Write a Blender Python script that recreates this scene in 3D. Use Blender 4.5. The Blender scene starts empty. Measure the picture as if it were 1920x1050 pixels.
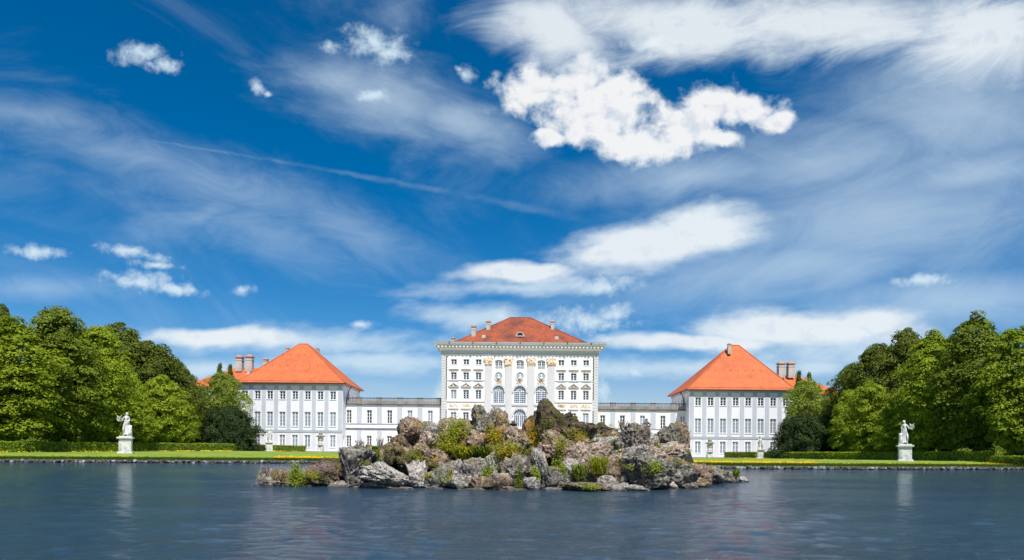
import bpy, math, random
import numpy as np
from mathutils import Vector, Matrix

# ------------------------------------------------------------------ camera
F = 1400.0            # focal length in photograph pixels
CX, CY = 960.0, 851.0 # where the optical axis meets the photograph
ROLL = math.radians(0.5)
CAMZ = 1.5
sc = bpy.context.scene
col = sc.collection
cam_d = bpy.data.cameras.new('camera'); cam = bpy.data.objects.new('camera', cam_d); col.objects.link(cam)
cam_d.sensor_width = 36; cam_d.lens = F/1920*36
cam_d.shift_y = (CY-525)/1920
cam_d.clip_end = 6000; cam_d.clip_start = 0.1
cr, sr = math.cos(ROLL), math.sin(ROLL)
cam.matrix_world = Matrix(((cr, -sr, 0, 0), (0, 0, -1, 0), (sr, cr, 0, CAMZ), (0, 0, 0, 1)))
sc.camera = cam

def uv(px, py):
    dx, dy = px-CX, CY-py
    return dx*cr-dy*sr, dx*sr+dy*cr
def P(px, py, d):
    u, v = uv(px, py)
    return Vector((u*d/F, d, CAMZ+v*d/F))

# ------------------------------------------------------------------ sky and sun
SUN_EL, SUN_AZ = math.radians(57), math.radians(16)   # azimuth: to the right of straight behind the camera
sc.view_settings.view_transform = 'Standard'; sc.view_settings.look = 'None'
sc.view_settings.exposure = 0.35; sc.view_settings.gamma = 1; sc.view_settings.use_curve_mapping = False
sd = bpy.data.lights.new('sun', 'SUN'); sd.energy = 5.0; sd.angle = math.radians(0.5); sd.color = (1, 0.955, 0.88)
sun = bpy.data.objects.new('sun', sd); col.objects.link(sun)
tos = Vector((math.sin(SUN_AZ)*math.cos(SUN_EL), -math.cos(SUN_AZ)*math.cos(SUN_EL), math.sin(SUN_EL)))
sun.rotation_euler = tos.to_track_quat('Z', 'Y').to_euler(); sun.location = tos*200

class NG:
    """small helper to write node graphs"""
    def __init__(s, nt):
        s.nt = nt; s.n = nt.nodes; s.l = nt.links
    def node(s, t, **k):
        n = s.n.new(t)
        for a, b in k.items(): setattr(n, a, b)
        return n
    def put(s, sock, v):
        if v is None: return
        if isinstance(v, bpy.types.NodeSocket): s.l.new(v, sock)
        else: sock.default_value = v
    def m(s, op, a, b=None, c=None, clamp=False):
        n = s.node('ShaderNodeMath', operation=op, use_clamp=clamp)
        for i, v in enumerate((a, b, c)): s.put(n.inputs[i], v)
        return n.outputs[0]
    def vm(s, op, a, b=None):
        n = s.node('ShaderNodeVectorMath', operation=op)
        s.put(n.inputs[0], a); s.put(n.inputs[1], b)
        return n.outputs['Value'] if op in ('LENGTH', 'DOT_PRODUCT') else n.outputs[0]
    def noise(s, vec, scale, detail=4, rough=0.5, dist=0.0, out='Fac'):
        n = s.node('ShaderNodeTexNoise'); s.put(n.inputs['Vector'], vec)
        n.inputs['Scale'].default_value = scale; n.inputs['Detail'].default_value = detail
        n.inputs['Roughness'].default_value = rough; n.inputs['Distortion'].default_value = dist
        return n.outputs[out]
    def vor(s, vec, scale, feature='F1', out='Distance', rnd=1.0):
        n = s.node('ShaderNodeTexVoronoi', feature=feature); s.put(n.inputs['Vector'], vec)
        n.inputs['Scale'].default_value = scale; n.inputs['Randomness'].default_value = rnd
        return n.outputs[out]
    def ss(s, x, a, b, lo=0.0, hi=1.0):
        n = s.node('ShaderNodeMapRange', interpolation_type='SMOOTHSTEP')
        s.put(n.inputs[0], x); s.put(n.inputs[1], a); s.put(n.inputs[2], b); s.put(n.inputs[3], lo); s.put(n.inputs[4], hi)
        return n.outputs[0]
    def mix(s, f, a, b, mode='MIX'):
        n = s.node('ShaderNodeMix', data_type='RGBA', blend_type=mode)
        s.put(n.inputs[0], f)
        for i, v in ((6, a), (7, b)):
            if isinstance(v, tuple) and len(v) == 3: v = v+(1,)
            s.put(n.inputs[i], v)
        return n.outputs[2]
    def map(s, vec, loc=(0,0,0), rot=(0,0,0), scale=(1,1,1), t='TEXTURE'):
        n = s.node('ShaderNodeMapping', vector_type=t)
        s.put(n.inputs[0], vec); n.inputs[1].default_value = loc; n.inputs[2].default_value = rot; n.inputs[3].default_value = scale
        return n.outputs[0]

world = bpy.data.worlds.new('World'); sc.world = world; world.use_nodes = True
def build_world():
    g = NG(world.node_tree); g.n.clear()
    out = g.node('ShaderNodeOutputWorld')
    sky = g.node('ShaderNodeTexSky', sky_type='NISHITA')
    sky.sun_disc = False; sky.sun_elevation = SUN_EL; sky.sun_rotation = math.pi-SUN_AZ
    sky.air_density = 1.0; sky.dust_density = 0.0; sky.ozone_density = 4.0
    hs = g.node('ShaderNodeHueSaturation'); tc = g.node('ShaderNodeTexCoord'); sp = g.node('ShaderNodeSeparateXYZ'); g.l.new(tc.outputs['Generated'], sp.inputs[0])
    g.l.new(g.ss(sp.outputs[2], 0.0, 0.16, 0.75, 1.46), hs.inputs['Saturation'])
    g.l.new(sky.outputs[0], hs.inputs['Color'])
    bg = g.node('ShaderNodeBackground'); g.l.new(g.mix(1.0, hs.outputs[0], g.mix(g.ss(sp.outputs[2], 0.03, 0.42), (0.86, 0.90, 1.06), (0.52, 1.03, 1.02)), 'MULTIPLY'), bg.inputs[0]); bg.inputs[1].default_value = SKY_S
    ay = g.m('MAXIMUM', g.m('ABSOLUTE', sp.outputs[1]), 0.22)
    k = g.m('DIVIDE', 14.0, ay)                    # cloud layout in direction space, 14 = one radian tangent
    cb = g.node('ShaderNodeCombineXYZ')
    g.l.new(g.m('MULTIPLY', sp.outputs[0], k), cb.inputs[0]); g.l.new(g.m('MULTIPLY', sp.outputs[2], k), cb.inputs[1])
    q = cb.outputs[0]
    def union(blobs, vec):
        # each blob's frame is derived from the one before it, which keeps the shader's memory need small
        r = None; c = vec; rp = (1.0, 1.0); cp = (0.0, 0.0)
        for (x, y, rx, ry, rot) in blobs:
            u, v = uv(x, y); ct = (u/100, v/100); rn = (1.0, 1.0) if rot else (rx/100, ry/100)
            n = g.node('ShaderNodeVectorMath', operation='MULTIPLY_ADD')
            g.put(n.inputs[0], c); n.inputs[1].default_value = (rp[0]/rn[0], rp[1]/rn[1], 0)
            n.inputs[2].default_value = ((cp[0]-ct[0])/rn[0], (cp[1]-ct[1])/rn[1], 0)
            c = n.outputs[0]; rp = rn; cp = ct
            e = g.map(c, (0, 0, 0), (0, 0, math.radians(rot)), (rx/100, ry/100, 1)) if rot else c
            d = g.vm('LENGTH', e)
            r = d if r is None else g.m('MINIMUM', r, d)
        return g.m('SUBTRACT', 1.0, r)
    # cumulus: crisp, billowing edges
    wc = g.node('ShaderNodeCombineXYZ')
    g.l.new(g.m('MULTIPLY_ADD', g.noise(q, 0.9, 3, 0.5), 0.5, -0.25), wc.inputs[0])
    g.l.new(g.m('MULTIPLY_ADD', g.noise(g.vm('ADD', q, (31.0, 17.0, 0)), 0.9, 3, 0.5), 0.35, -0.175), wc.inputs[1])
    wq = g.vm('ADD', q, wc.outputs[0])
    nA = g.noise(wq, 1.9, 12, 0.56)
    nB = g.noise(wq, 3.4, 12, 0.62)
    CUM = CUMULUS; SOFT = SOFTS
    f = g.m('ADD', union(CUM, wq), g.m('MULTIPLY', g.m('SUBTRACT', nA, 0.50), 2.0))
    mC = g.ss(f, -0.05, 0.6)
    # small ones
    f2 = g.m('ADD', union(SMALL, wq), g.m('MULTIPLY', g.m('SUBTRACT', nB, 0.52), 2.3))
    mS = g.ss(f2, -0.1, 1.15, 0, 0.97)
    # soft lens clouds, combed sideways
    st = g.map(q, (0,0,0), (0,0,math.radians(7)), (2.2, 0.9, 1))
    nS = g.noise(st, 1.6, 12, 0.6)
    f3 = g.m('ADD', union(SOFT, wq), g.m('MULTIPLY', g.m('SUBTRACT', nS, 0.5), 1.0))
    mL = g.ss(f3, -0.05, 0.62, 0, 0.95)
    # cirrus veils
    s1 = g.map(q, (0,0,0), (0,0,math.radians(-14)), (2.1, 0.85, 1))
    s2 = g.map(q, (0,0,0), (0,0,math.radians(16)), (2.4, 0.9, 1))
    n1 = g.noise(s1, 1.1, 14, 0.7, 1.3); n2 = g.noise(s2, 0.95, 14, 0.68, 1.0)
    def veil(blobs, n, amp, lo, hi, op):
        b = g.m('ADD', union(blobs, wq), g.m('MULTIPLY', g.m('SUBTRACT', n, 0.5), amp))
        return g.ss(b, lo, hi, 0.0, op)
    v1 = veil(VEIL_L, n1, 1.5, -0.3, 1.7, 0.42)
    v2 = veil(VEIL_R, n2, 1.2, -0.5, 1.3, 0.58)
    v3 = veil(VEIL_TOP, n2, 1.2, -0.1, 0.8, 0.9)
    v4 = veil(VEIL_MID, g.noise(s1, 1.4, 12, 0.66, 0.3), 1.3, -0.3, 1.2, 0.55)
    v5 = veil(VEIL_HOR, nS, 1.8, -0.05, 1.0, 0.8)
    # a general thin veil over the whole sky
    v0 = g.ss(g.noise(s1, 0.35, 10, 0.62, 0.8), 0.50, 0.95, 0, 0.45)
    # contrail: a gently bent thin line
    u0, w0 = uv(250, 258); u1, w1 = uv(1115, 416)
    cxm, cym = (u0+u1)/200, (w0+w1)/200; ln = math.hypot(u1-u0, w1-w0)/200; an = math.degrees(math.atan2(w1-w0, u1-u0))
    tq = g.map(q, (cxm, cym, 0), (0, 0, math.radians(an)), (1, 1, 1))
    s3 = g.node('ShaderNodeSeparateXYZ'); g.l.new(tq, s3.inputs[0])
    bend = g.m('MULTIPLY', g.m('SUBTRACT', 1.0, g.m('POWER', g.m('DIVIDE', s3.outputs[0], ln), 2)), 0.06)
    dy = g.m('ABSOLUTE', g.m('SUBTRACT', g.m('ADD', s3.outputs[1], g.m('MULTIPLY', g.m('SUBTRACT', nB, 0.5), 0.12)), bend))
    wid = g.ss(s3.outputs[0], -ln, ln, 0.03, 0.12)
    ct = g.m('MULTIPLY', g.m('MULTIPLY', g.ss(g.m('DIVIDE', dy, wid), 0.0, 1.0, 0.15, 0.0), g.ss(nS, 0.25, 0.75)), g.ss(g.m('ABSOLUTE', s3.outputs[0]), ln*0.85, ln, 1, 0))
    tot = mC
    for o in (mS, mL, v0, v1, v2, v3, v4, v5, ct):
        # screen union
        tot = g.m('SUBTRACT', 1.0, g.m('MULTIPLY', g.m('SUBTRACT', 1.0, tot), g.m('SUBTRACT', 1.0, o)))
    up = g.ss(sp.outputs[2], -0.01, 0.03)
    tot = g.m('MULTIPLY', tot, up)
    thick = g.m('MAXIMUM', mC, g.m('MULTIPLY', mL, 0.6))
    # cumulus relief: lit and shaded sides of the billows put into the cloud colour
    lt = g.vm('ADD', wq, (0.10, 0.16, 0))     # the same billows one step towards the sun
    rel = g.m('SUBTRACT', nA, g.noise(lt, 1.9, 12, 0.56))
    fold = g.m('ADD', g.ss(rel, -0.20, 0.03, 0, 0.8), g.ss(f, 0.5, 0.0, 0, 0.5), clamp=True)
    cc = g.mix(fold, (0.70, 0.76, 0.86), (1.0, 1.0, 1.0))
    cc = g.mix(g.m('MAXIMUM', thick, g.m('MULTIPLY', v3, 0.7)), (0.69, 0.85, 0.97), cc)
    bc = g.node('ShaderNodeBackground'); g.l.new(cc, bc.inputs[0]); bc.inputs[1].default_value = 0.74
    mx = g.node('ShaderNodeMixShader'); g.l.new(tot, mx.inputs[0]); g.l.new(bg.outputs[0], mx.inputs[1]); g.l.new(bc.outputs[0], mx.inputs[2])
    g.l.new(mx.outputs[0], out.inputs[0])
SKY_S = 0.073
CUMULUS = [(1010,175,90,62,0),(1090,165,110,62,0),(1170,170,75,50,0),(1130,228,130,66,0),(1200,262,120,54,0),(1290,240,100,62,0),(1345,205,85,56,0),
           (1410,205,75,36,-8),(1465,225,48,26,0),(1030,262,48,26,0),(1355,262,50,22,0)]
SMALL = [(700,80,72,34,-10),(735,98,48,30,0),(615,90,22,14,0),(268,102,60,24,0),(310,122,48,18,0),(484,164,20,14,-30),(500,174,12,7,0),(872,138,20,22,20),(862,130,12,8,0),(285,122,22,10,-25),
         (265,527,95,24,-6),(330,542,60,16,-5),(455,545,30,11,0),(250,475,80,14,-12),(290,497,50,10,-8),(70,475,75,14,0),
         (1135,532,80,24,0),(1722,528,62,14,0),(1197,697,22,9,0),(830,735,24,34,0),(1128,738,22,30,0),(942,598,28,16,0),(1100,600,110,30,0),(680,609,35,10,0),(1225,88,65,22,0),
         (705,178,44,16,-10),(1150,590,45,24,0)]
SOFTS = [(1215,458,225,60,9),(1320,430,140,62,5),(970,510,150,24,4),(1150,478,130,38,0),(1490,615,290,46,1),(1640,605,130,40,3),(1300,640,240,22,0),(420,632,180,24,0)]
VEIL_L = [(250,290,380,60,-14),(420,350,380,80,-16),(480,430,260,70,-18),(60,215,260,45,-8),(640,420,260,60,-24),(60,540,200,30,0),(380,400,200,40,20)]
VEIL_R = [(1650,400,460,170,10),(1300,330,260,50,6),(1800,330,300,60,12),(1800,200,260,150,0),(1500,500,420,70,8),(1780,560,320,60,0),(1560,300,300,90,10)]
VEIL_TOP = [(1250,40,420,85,-4),(1550,40,380,80,0),(1850,60,240,110,0),(1320,70,260,60,10),(1050,60,180,90,-20)]
VEIL_MID = [(720,185,220,85,-14),(860,230,160,60,-20),(640,150,120,60,0)]
VEIL_HOR = [(560,640,380,38,0),(700,680,300,30,0),(1300,690,460,26,0),(400,690,140,26,0),(1560,655,320,60,0),(900,600,200,40,-4),(960,540,260,24,2),(1540,690,120,30,0)]
build_world()

# ------------------------------------------------------------------ tagging and mesh helpers
def tag(o, label=None, cat=None, group=None, kind=None):
    if label: o['label'] = label
    if cat: o['category'] = cat
    if group: o['group'] = group
    if kind: o['kind'] = kind
    return o
def empty(name, loc, label, cat, group=None, rz=0.0, sc_=1.0):
    o = bpy.data.objects.new(name, None); col.objects.link(o)
    o.empty_display_size = 0.5; o.location = loc; o.rotation_euler = (0, 0, rz); o.scale = (sc_,)*3 if not isinstance(sc_, tuple) else sc_
    return tag(o, label, cat, group)
def link(name, me, parent=None, loc=(0,0,0), rot=(0,0,0), scale=(1,1,1)):
    o = bpy.data.objects.new(name, me); col.objects.link(o); o.parent = parent
    o.location = loc; o.rotation_euler = rot; o.scale = scale
    return o
class MB:
    def __init__(s): s.v = []; s.f = []; s.mi = []; s.cur = 0
    def add(s, vs, fs):
        b = len(s.v); s.v += [tuple(v) for v in vs]
        for f in fs: s.f.append(tuple(b+i for i in f)); s.mi.append(s.cur)
        return s
    def box(s, x0, x1, y0, y1, z0, z1):
        return s.add([(x0,y0,z0),(x1,y0,z0),(x1,y1,z0),(x0,y1,z0),(x0,y0,z1),(x1,y0,z1),(x1,y1,z1),(x0,y1,z1)],
              [(0,3,2,1),(4,5,6,7),(0,1,5,4),(1,2,6,5),(2,3,7,6),(3,0,4,7)])
    def taper(s, cx, cy, z0, z1, a0, b0, a1, b1):
        return s.add([(cx-a0,cy-b0,z0),(cx+a0,cy-b0,z0),(cx+a0,cy+b0,z0),(cx-a0,cy+b0,z0),(cx-a1,cy-b1,z1),(cx+a1,cy-b1,z1),(cx+a1,cy+b1,z1),(cx-a1,cy+b1,z1)],
              [(0,3,2,1),(4,5,6,7),(0,1,5,4),(1,2,6,5),(2,3,7,6),(3,0,4,7)])
    def lathe(s, prof, n=12, cx=0, cy=0, sq=False):
        vs = []; 
        for r, z in prof:
            for i in range(n):
                a = 2*math.pi*i/n+(math.pi/n if sq else 0); vs.append((cx+r*math.cos(a), cy+r*math.sin(a), z))
        fs = [(j*n+i, j*n+(i+1)%n, (j+1)*n+(i+1)%n, (j+1)*n+i) for j in range(len(prof)-1) for i in range(n)]
        fs.append(tuple(range(n))[::-1]); fs.append(tuple((len(prof)-1)*n+i for i in range(n)))
        return s.add(vs, fs)
    def tube(s, pts, rad, n=6):
        pts = [Vector(p) for p in pts]; vs = []
        if not isinstance(rad, (list, tuple)): rad = [rad]*len(pts)
        for i, p in enumerate(pts):
            t = (pts[min(i+1, len(pts)-1)]-pts[max(i-1, 0)]).normalized()
            a = t.cross(Vector((0.13, 0.2, 1)) if abs(t.z) < 0.9 else Vector((1, 0.1, 0))).normalized(); b = t.cross(a)
            for k in range(n):
                w = 2*math.pi*k/n; vs.append(p+a*math.cos(w)*rad[i]+b*math.sin(w)*rad[i])
        m = len(pts)
        fs = [(j*n+k, j*n+(k+1)%n, (j+1)*n+(k+1)%n, (j+1)*n+k) for j in range(m-1) for k in range(n)]
        fs.append(tuple(range(n))); fs.append(tuple((m-1)*n+k for k in range(n)))
        return s.add(vs, fs)
    def mesh(s, name, mats, smooth=False):
        me = bpy.data.meshes.new(name); me.from_pydata(s.v, [], s.f); me.update()
        for m in (mats if isinstance(mats, (list, tuple)) else [mats]): me.materials.append(m)
        if any(s.mi): me.polygons.foreach_set('material_index', s.mi)
        if smooth: me.polygons.foreach_set('use_smooth', [True]*len(s.f))
        return me
    def build(s, name, mats, parent=None, loc=(0,0,0), smooth=False):
        return link(name, s.mesh(name, mats, smooth), parent, loc)
def np_mesh(name, V, Fq, mats, smooth=False, mi=None):
    """fast mesh from numpy arrays of verts (n,3) and faces (m,k)"""
    me = bpy.data.meshes.new(name); k = Fq.shape[1]
    me.vertices.add(len(V)); me.vertices.foreach_set('co', np.ascontiguousarray(V, dtype=np.float32).ravel())
    me.loops.add(Fq.size); me.loops.foreach_set('vertex_index', np.ascontiguousarray(Fq, dtype=np.int32).ravel())
    me.polygons.add(len(Fq)); me.polygons.foreach_set('loop_start', np.arange(0, Fq.size, k, dtype=np.int32))
    me.polygons.foreach_set('loop_total', np.full(len(Fq), k, dtype=np.int32))
    for m in (mats if isinstance(mats, (list, tuple)) else [mats]): me.materials.append(m)
    if mi is not None: me.polygons.foreach_set('material_index', mi.astype(np.int32))
    me.polygons.foreach_set('use_smooth', np.full(len(Fq), smooth))
    me.update(calc_edges=True); me.validate()
    return me

# numpy gradient noise
_pr = np.random.RandomState(7); _perm = np.concatenate([_pr.permutation(256)]*3)
_grad = _pr.normal(size=(256, 3)); _grad /= np.linalg.norm(_grad, axis=1)[:, None]
def perlin(p):
    p = np.asarray(p, dtype=np.float64); i = np.floor(p).astype(int); f = p-i; i &= 255
    w = f*f*f*(f*(f*6-15)+10); r = 0
    for dx in (0, 1):
        for dy in (0, 1):
            for dz in (0, 1):
                h = _perm[_perm[_perm[i[:,0]+dx]+i[:,1]+dy]+i[:,2]+dz]
                g = _grad[h]; d = (g*(f-np.array([dx, dy, dz]))).sum(1)
                r = r+d*(w[:,0] if dx else 1-w[:,0])*(w[:,1] if dy else 1-w[:,1])*(w[:,2] if dz else 1-w[:,2])
    return r*1.6
def fbm(p, o=4, g=0.5):
    r = 0; a = 1.0
    for k in range(o): r = r+a*perlin(p*2**k+k*17.3); a *= g
    return r
def sstep(x, a, b):
    t = np.clip((x-a)/(b-a), 0, 1); return t*t*(3-2*t)

# ------------------------------------------------------------------ materials
def mat(name, fn):
    m = bpy.data.materials.new(name); m.use_nodes = True
    g = NG(m.node_tree); b = m.node_tree.nodes['Principled BSDF']
    fn(g, b); return m
def setc(g, b, c):
    g.put(b.inputs['Base Color'], c if not (isinstance(c, tuple) and len(c) == 3) else c+(1,))
def bump(g, b, h, strength=0.4, dist=0.05):
    n = g.node('ShaderNodeBump'); n.inputs['Strength'].default_value = strength; n.inputs['Distance'].default_value = dist
    g.put(n.inputs['Height'], h); g.l.new(n.outputs[0], b.inputs['Normal'])
def ocoord(g, o='Object'):
    return g.node('ShaderNodeTexCoord').outputs[o]
def stucco(c, c2, dirt=0.5, streak=True):
    def fn(g, b):
        p = ocoord(g)
        n = g.noise(p, 0.35, 6, 0.6)
        n2 = g.noise(g.map(p, scale=(0.9, 0.9, 5)), 1.0, 6, 0.65)
        base = g.mix(g.ss(n, 0.3, 0.72), c, c2)
        if streak:
            base = g.mix(g.ss(n2, 0.54, 0.78, 0, dirt), base, tuple(x*0.72 for x in c2))
        setc(g, b, base); b.inputs['Roughness'].default_value = 0.85
        bump(g, b, g.noise(p, 9, 4, 0.6), 0.15, 0.02)
    return fn
M = {}
M['wall'] = mat('white_stucco', stucco((0.747, 0.747, 0.783), (0.693, 0.693, 0.729)))
M['wall_c'] = mat('warm_white_stucco', stucco((0.756, 0.733, 0.711), (0.711, 0.689, 0.670)))
M['grey'] = mat('pale_grey_stucco', stucco((0.47, 0.495, 0.545), (0.42, 0.445, 0.49)))
M['grey_c'] = mat('light_grey_stucco', stucco((0.58, 0.57, 0.575), (0.53, 0.525, 0.53)))
M['lower'] = mat('grey_white_lower_stucco', stucco((0.60, 0.605, 0.645), (0.53, 0.53, 0.575)))
M['trim'] = mat('white_trim', stucco((0.756, 0.742, 0.729), (0.711, 0.698, 0.689), 0.3))
M['band'] = mat('blue_grey_band', stucco((0.36, 0.41, 0.44), (0.30, 0.34, 0.37)))
M['stone'] = mat('weathered_stone', stucco((0.30, 0.26, 0.23), (0.16, 0.145, 0.135), 0.9))
M['stone_d'] = mat('dark_weathered_stone', stucco((0.11, 0.11, 0.115), (0.06, 0.06, 0.065), 0.6))
def _gold(g, b):
    p = ocoord(g); n = g.noise(p, 3.0, 5, 0.7)
    setc(g, b, g.mix(g.ss(n, 0.42, 0.58), (0.80, 0.71, 0.58), (0.66, 0.40, 0.20))); b.inputs['Roughness'].default_value = 0.6
    bump(g, b, n, 0.8, 0.15)
M['gold'] = mat('ochre_stucco_relief', _gold)
def _marble(g, b):
    p = ocoord(g); n = g.noise(p, 2.2, 6, 0.65)
    setc(g, b, g.mix(g.ss(n, 0.42, 0.72), (0.66, 0.65, 0.64), (0.30, 0.30, 0.29))); b.inputs['Roughness'].default_value = 0.6
M['marble'] = mat('weathered_white_marble', _marble)
def _bronze(g, b):
    setc(g, b, g.mix(g.noise(ocoord(g), 8, 4), (0.05, 0.05, 0.045), (0.16, 0.13, 0.10))); b.inputs['Roughness'].default_value = 0.5
M['bronze'] = mat('dark_patinated_stone', _bronze)
def roofm(c1, c2, stain, amt):
    def fn(g, b):
        p = ocoord(g)
        sep = g.node('ShaderNodeSeparateXYZ'); g.l.new(p, sep.inputs[0])
        # tile courses and running joints
        crs = g.m('FRACT', g.m('MULTIPLY', sep.outputs[2], 4.0))
        row = g.m('FLOOR', g.m('MULTIPLY', sep.outputs[2], 4.0))
        xj = g.m('ADD', g.m('ADD', sep.outputs[0], sep.outputs[1]), g.m('MULTIPLY', row, 0.13))
        tid = g.node('ShaderNodeCombineXYZ'); g.l.new(g.m('FLOOR', g.m('MULTIPLY', xj, 4.2)), tid.inputs[0]); g.l.new(row, tid.inputs[1])
        wn = g.node('ShaderNodeTexWhiteNoise'); g.l.new(tid.outputs[0], wn.inputs[0])
        base = g.mix(wn.outputs[0], c1, c2)
        base = g.mix(g.ss(g.noise(p, 0.5, 6, 0.65), 0.35, 0.75, 0, 0.55), base, tuple(x*0.75 for x in c1))
        s = g.noise(g.map(p, scale=(0.8, 0.8, 1.3)), 0.22, 10, 0.66, 0.3)
        base = g.mix(g.ss(s, 0.42, 0.68, 0, amt), base, stain)
        setc(g, b, base); b.inputs['Roughness'].default_value = 0.75
        bump(g, b, g.m('ADD', crs, g.m('MULTIPLY', wn.outputs[0], 0.5)), 0.35, 0.04)
    return fn
M['roof'] = mat('orange_clay_tiles', roofm((0.52, 0.108, 0.028), (0.62, 0.155, 0.045), (0.24, 0.065, 0.035), 0.35))
M['roof_old'] = mat('rust_red_old_tiles', roofm((0.27, 0.052, 0.018), (0.36, 0.085, 0.028), (0.10, 0.032, 0.020), 0.9))
def plain(name, c, r=0.6, metal=0.0, var=0.15, sc_=3):
    def fn(g, b):
        n = g.noise(ocoord(g), sc_, 5, 0.6)
        setc(g, b, g.mix(n, tuple(x*(1-var) for x in c), tuple(min(1, x*(1+var)) for x in c)))
        b.inputs['Roughness'].default_value = r; b.inputs['Metallic'].default_value = metal
    return mat(name, fn)
M['lead'] = plain('dark_lead_sheet', (0.10, 0.105, 0.11), 0.5)
M['ridge'] = plain('dark_ridge_tiles', (0.22, 0.07, 0.04), 0.8)
M['copper'] = plain('dark_gutter_metal', (0.05, 0.045, 0.04), 0.4, 0.5)
M['frame'] = plain('white_window_paint', (0.80, 0.82, 0.84), 0.5, 0, 0.04)
M['brickcap'] = plain('chimney_brick', (0.42, 0.24, 0.17), 0.85, 0, 0.4)
M['chim'] = mat('chimney_plaster', stucco((0.52, 0.48, 0.44), (0.36, 0.32, 0.29), 0.9))
def glass(name, c, rough):
    def fn(g, b):
        p = ocoord(g)
        info = g.node('ShaderNodeObjectInfo')
        c2 = g.mix(g.m('MULTIPLY', info.outputs['Random'], 0.6), c, tuple(x*0.55 for x in c))
        setc(g, b, c2); b.inputs['Roughness'].default_value = rough; b.inputs['Specular IOR Level'].default_value = 0.8
        bump(g, b, g.noise(p, 1.2, 2), 0.06, 0.05)
    return mat(name, fn)
M['glass'] = glass('dark_window_glass', (0.028, 0.033, 0.04), 0.06)
M['glass_c'] = glass('curtained_window_glass', (0.26, 0.31, 0.36), 0.12)
M['glass_b'] = glass('blue_window_glass', (0.05, 0.085, 0.15), 0.04)  # blue base colour for the arched panes
def leafm(name, c1, c2, tr=0.35):
    def fn(g, b):
        geo = g.node('ShaderNodeNewGeometry'); info = g.node('ShaderNodeObjectInfo')
        n = g.noise(ocoord(g), 0.5, 3, 0.6)
        f = g.m('ADD', g.m('MULTIPLY', geo.outputs['Random Per Island'], 0.5), g.m('MULTIPLY', g.ss(n, 0.3, 0.7), 0.5))
        c = g.mix(f, c1, c2)
        c = g.mix(g.m('MULTIPLY', info.outputs['Random'], 0.25), c, tuple(x*0.6 for x in c1))
        setc(g, b, c); b.inputs['Roughness'].default_value = 0.6; b.inputs['Specular IOR Level'].default_value = 0.15
        t = g.node('ShaderNodeBsdfTranslucent'); g.l.new(g.mix(1.0, c, (1.5, 1.6, 0.7), 'MULTIPLY'), t.inputs[0])
        mx = g.node('ShaderNodeMixShader'); mx.inputs[0].default_value = tr
        g.l.new(b.outputs[0], mx.inputs[1]); g.l.new(t.outputs[0], mx.inputs[2])
        g.l.new(mx.outputs[0], g.n['Material Output'].inputs[0])
    return mat(name, fn)
M['leaf_l'] = leafm('bright_green_leaves', (0.13, 0.19, 0.012), (0.36, 0.43, 0.03), 0.32)
M['leaf_m'] = leafm('mid_green_leaves', (0.08, 0.125, 0.012), (0.25, 0.30, 0.028), 0.3)
M['leaf_d'] = leafm('dark_green_leaves', (0.055, 0.085, 0.011), (0.17, 0.20, 0.024), 0.28)
M['leaf_w'] = leafm('pale_feathery_leaves', (0.15, 0.205, 0.03), (0.30, 0.35, 0.06))
M['needle'] = leafm('dark_yew_needles', (0.018, 0.034, 0.010), (0.05, 0.075, 0.018), 0.12)
M['hedge'] = leafm('clipped_hedge_leaves', (0.19, 0.26, 0.016), (0.40, 0.50, 0.035), 0.4)
M['leaf_y'] = leafm('yellow_green_leaves', (0.20, 0.24, 0.02), (0.42, 0.38, 0.03))
M['leaf_o'] = leafm('orange_yellow_leaves', (0.42, 0.24, 0.02), (0.56, 0.40, 0.04))
M['purple'] = leafm('purple_blossom', (0.24, 0.13, 0.26), (0.42, 0.26, 0.42), 0.2)
M['drygrass'] = leafm('dry_brown_growth', (0.16, 0.12, 0.06), (0.34, 0.26, 0.14), 0.2)
M['yellow'] = leafm('yellow_flowers', (0.75, 0.42, 0.01), (0.85, 0.62, 0.03), 0.2)
M['bark'] = plain('dark_bark', (0.055, 0.042, 0.03), 0.9, 0, 0.4, 2)

# ------------------------------------------------------------------ ground, lawn, water
def shoreY(X):
    return np.interp(X, [-400, -150, -62, -52, -40, -28, 0, 20, 26, 40, 52, 66, 150, 400], [60, 78, 86, 88.5, 92, 97, 97, 86, 83.5, 86, 91, 97, 110, 120])
def groundZ(X, Y):
    X = np.asarray(X, float); Y = np.asarray(Y, float)
    t = Y-shoreY(X)
    z = np.interp(t, [-6, -0.6, 0.2, 0.9, 9, 62, 100], [-1.2, -0.5, 0.25, 0.52, 1.08, 1.6, 1.62])
    z = z-0.6*sstep(X, -8, 30)*sstep(Y, 92, 150)
    back = sstep(-Y, 9, 13)
    return z*(1-back)+0.6*back
def _ground(g, b):
    p = ocoord(g)
    n = g.noise(p, 0.25, 6, 0.65); n2 = g.noise(p, 4, 4, 0.7)
    c = g.mix(g.ss(n, 0.3, 0.7), (0.135, 0.215, 0.016), (0.24, 0.32, 0.022))
    c = g.mix(g.ss(n2, 0.45, 0.75, 0, 0.5), c, (0.11, 0.16, 0.016))
    sep = g.node('ShaderNodeSeparateXYZ'); g.l.new(p, sep.inputs[0])
    low = g.ss(sep.outputs[2], 0.30, 0.48)
    c = g.mix(low, (0.05, 0.045, 0.03), c)
    setc(g, b, c); b.inputs['Roughness'].default_value = 0.9
    bump(g, b, n2, 0.7, 0.12)
M['lawn'] = mat('lawn_grass', _ground)
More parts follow.
